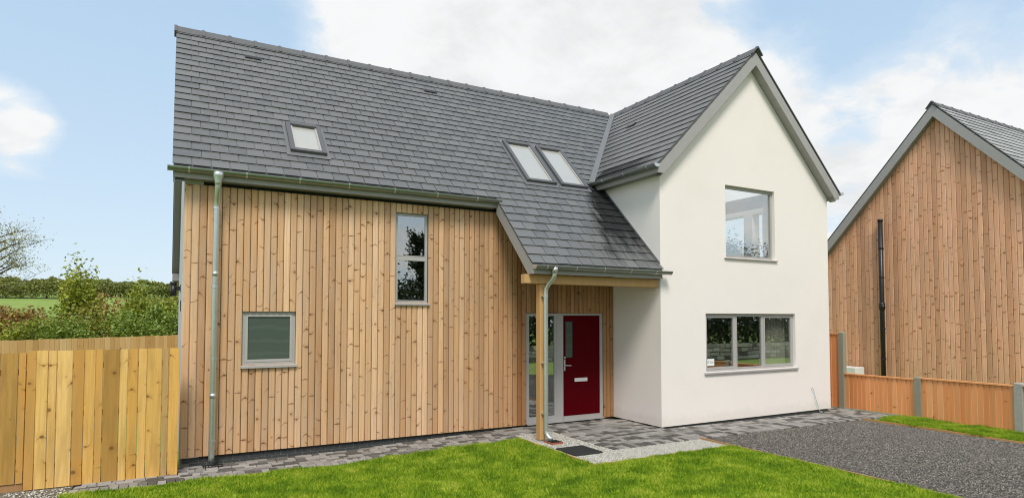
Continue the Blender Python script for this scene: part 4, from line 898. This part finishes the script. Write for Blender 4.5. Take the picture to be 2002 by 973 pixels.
shrub_px('low dark bush under the feathery bush, above far fence', 270, 615, 130, 8.0, 'leaf_green', 11934, 0.043)

def tree(name, label, x, y, z0, h, cr, mtl, nleaf, size, trunk=.12, cz=.62, group=None, limbs=9, spread=.22, twigs=5, squash=1.0, lo=.28):
    o = thing(name, label, 'tree', (x, y, z0), group); tb = MB(); top = Vector((x+random.uniform(-.1, .1)*h*.3, y, z0+h*.93)); base = Vector((x, y, z0-.1)); pts = [base.lerp(top, f)+Vector((random.uniform(-1, 1), random.uniform(-1, 1), 0))*(trunk*.5 if 0 < f < 1 else 0) for f in (0, .2, .4, .6, .8, 1)]
    tb.tube(pts, [trunk*1.2, trunk, trunk*.8, trunk*.55, trunk*.3, trunk*.08], 8); tips = []
    for k in range(limbs):
        f = random.uniform(lo, .92); p0 = base.lerp(top, f); a = k*2.4+random.uniform(-.5, .5); ln = cr*random.uniform(.6, 1.1)*(1.15-.75*max(0, f-cz)/(1-cz+.01)*.8)
        p1 = p0+Vector((math.cos(a)*ln*.5, math.sin(a)*ln*.5, ln*random.uniform(.15, .35))); p2 = p0+Vector((math.cos(a)*ln, math.sin(a)*ln, ln*random.uniform(.25, .6)*squash))
        tb.tube([p0, p1, p2], [trunk*.38, trunk*.2, trunk*.05], 6)
        for j in range(twigs):
            q0 = p0.lerp(p1, random.uniform(.5, 1)) if random.random() < .4 else p1.lerp(p2, random.random()); dv = Vector((random.gauss(0, 1), random.gauss(0, 1), random.gauss(.35, .7))).normalized()*cr*random.uniform(.22, .5); tb.tube([q0, q0+dv*.5+Vector((0, 0, .02)), q0+dv], [trunk*.1, trunk*.06, trunk*.02], 4); tips += [(q0+dv*.5), (q0+dv), (q0+dv*.8)]
        tips.append(p2)
    tips = np.array([tuple(p) for p in tips]); idx = RNG.integers(0, len(tips), nleaf); P_ = tips[idx]+RNG.normal(size=(nleaf, 3))*cr*spread*np.array([1, 1, .8])
    part('trunk', tb, 'bark', o, True); place('crown', leaf_mesh('crown', P_, size), mtl, o); return o
tree('hedgerow_tree', 'sparse thin-leaved tree at the left picture edge against the sky', -4.95, 13.5, -.1, 5.7, 1.25, 'leaf_olive', 5000, .026, trunk=.06, limbs=24, spread=.09, twigs=12, lo=.5)
# hedges across the fields
def hedge(label, x0, x1, y, h, wd, n, size, mtl='leaf_hedge', wob=.3, name='field_hedge'):
    o = thing(name, label, 'hedge', ((x0+x1)/2, y, float(terrain_z((x0+x1)/2, y)))); x = RNG.uniform(x0, x1, n); prof = h*(1+wob*(np.sin(x*.55)+.6*np.sin(x*1.37+1)+.4*np.sin(x*3.1))*.5)
    u = RNG.random(n); yy = y+(RNG.random(n)-.5)*wd; zz = terrain_z(x, yy)+prof*np.sqrt(u)*(1-.3*((yy-y)/wd*2)**2); place('foliage', leaf_mesh('foliage', np.stack([x, yy, zz], 1), size), mtl, o)
    st = MB()
    for k in range(24): xx = x0+(x1-x0)*(k+.5)/24; zb = float(terrain_z(xx, y)); st.tube([(xx, y, zb-.2), (xx+.1, y, zb+h*.7)], [.08, .03], 5)
    part('stems', st, 'bark', o); return o
hedge('dark clipped hedge across the pale green field', -26, -6.0, 50, 1.25, 1.6, 24000, .09)
hedge('taller brown-green hedge with bare patches, behind the tall bush', -7.0, 8.0, 53, 1.5, 2.0, 24000, .09, wob=.3)
hedge('far hedge line along the skyline of the fields', -60, 25, 215, 1.1, 4, 12000, .40, wob=.9)
hedge('bushy hedge right of the field gap, beside the house corner', -3.0, 9, 40, 1.0, 1.6, 5000, .12, wob=.4)

hedge('dense leafy hedgerow filling the space behind the garden bushes', -9, 1.5, 10.6, 2.3, 1.8, 60000, .042, 'leaf_olive', wob=.16, name='garden_hedge')
# ------------------------------------------------------------------ across the road: what the windows mirror
sw = thing('stone_wall', 'low dry stone wall across the road, mirrored in the lower window', 'wall', (8, -15, -.1))
part('wall_core', MB().box(-14, 44, -15.35, -14.95, -.3, .65), 'mortar', sw)
sts = MB(); x = -14
for zr in range(4):
    x = -14+random.random()*.3
    while x < 44:
        w = random.uniform(.25, .6); h = .19; sts.box(x, x+w-.03, -14.95, -14.9+random.uniform(0, .05), -.1+zr*.2, -.1+zr*.2+h-random.uniform(.01, .04), random.random()+1e-3); x += w
o = part('stone', sts, 'chips_light', sw); o['kind'] = 'stuff'
names = ['conifer mirrored in the tall narrow window', 'leafy tree mirrored at the left of the upper window', 'leafy tree mirrored in the middle of the upper window', 'leafy tree mirrored at the right of the upper window', 'low dark tree mirrored left of the conifer in tall window', 'low dark tree mirrored right of the conifer in tall window', 'dark tree mirrored in glass beside the red door']
for k, (x, y, h, cr) in enumerate([(13.3, -26, 8.0, 1.0), (36.5, -26, 7.6, 2.6), (40.5, -27, 8.4, 2.8), (44.5, -26, 7.8, 2.6), (10.6, -25, 5.2, 2.2), (15.0, -25, 5.2, 2.2), (19.5, -27, 6.0, 2.8)]):
    tree('roadside_tree', names[k], x, y, -.1, h, cr, 'leaf_dark', 5000, .12, trunk=.14, limbs=18, group='trees across the road', spread=.2)
hedge('dense dark hedge behind the dry stone wall across the road', -16, 46, -16.6, 2.6, 1.8, 42000, .11, 'leaf_dark', wob=.15, name='roadside_hedge')
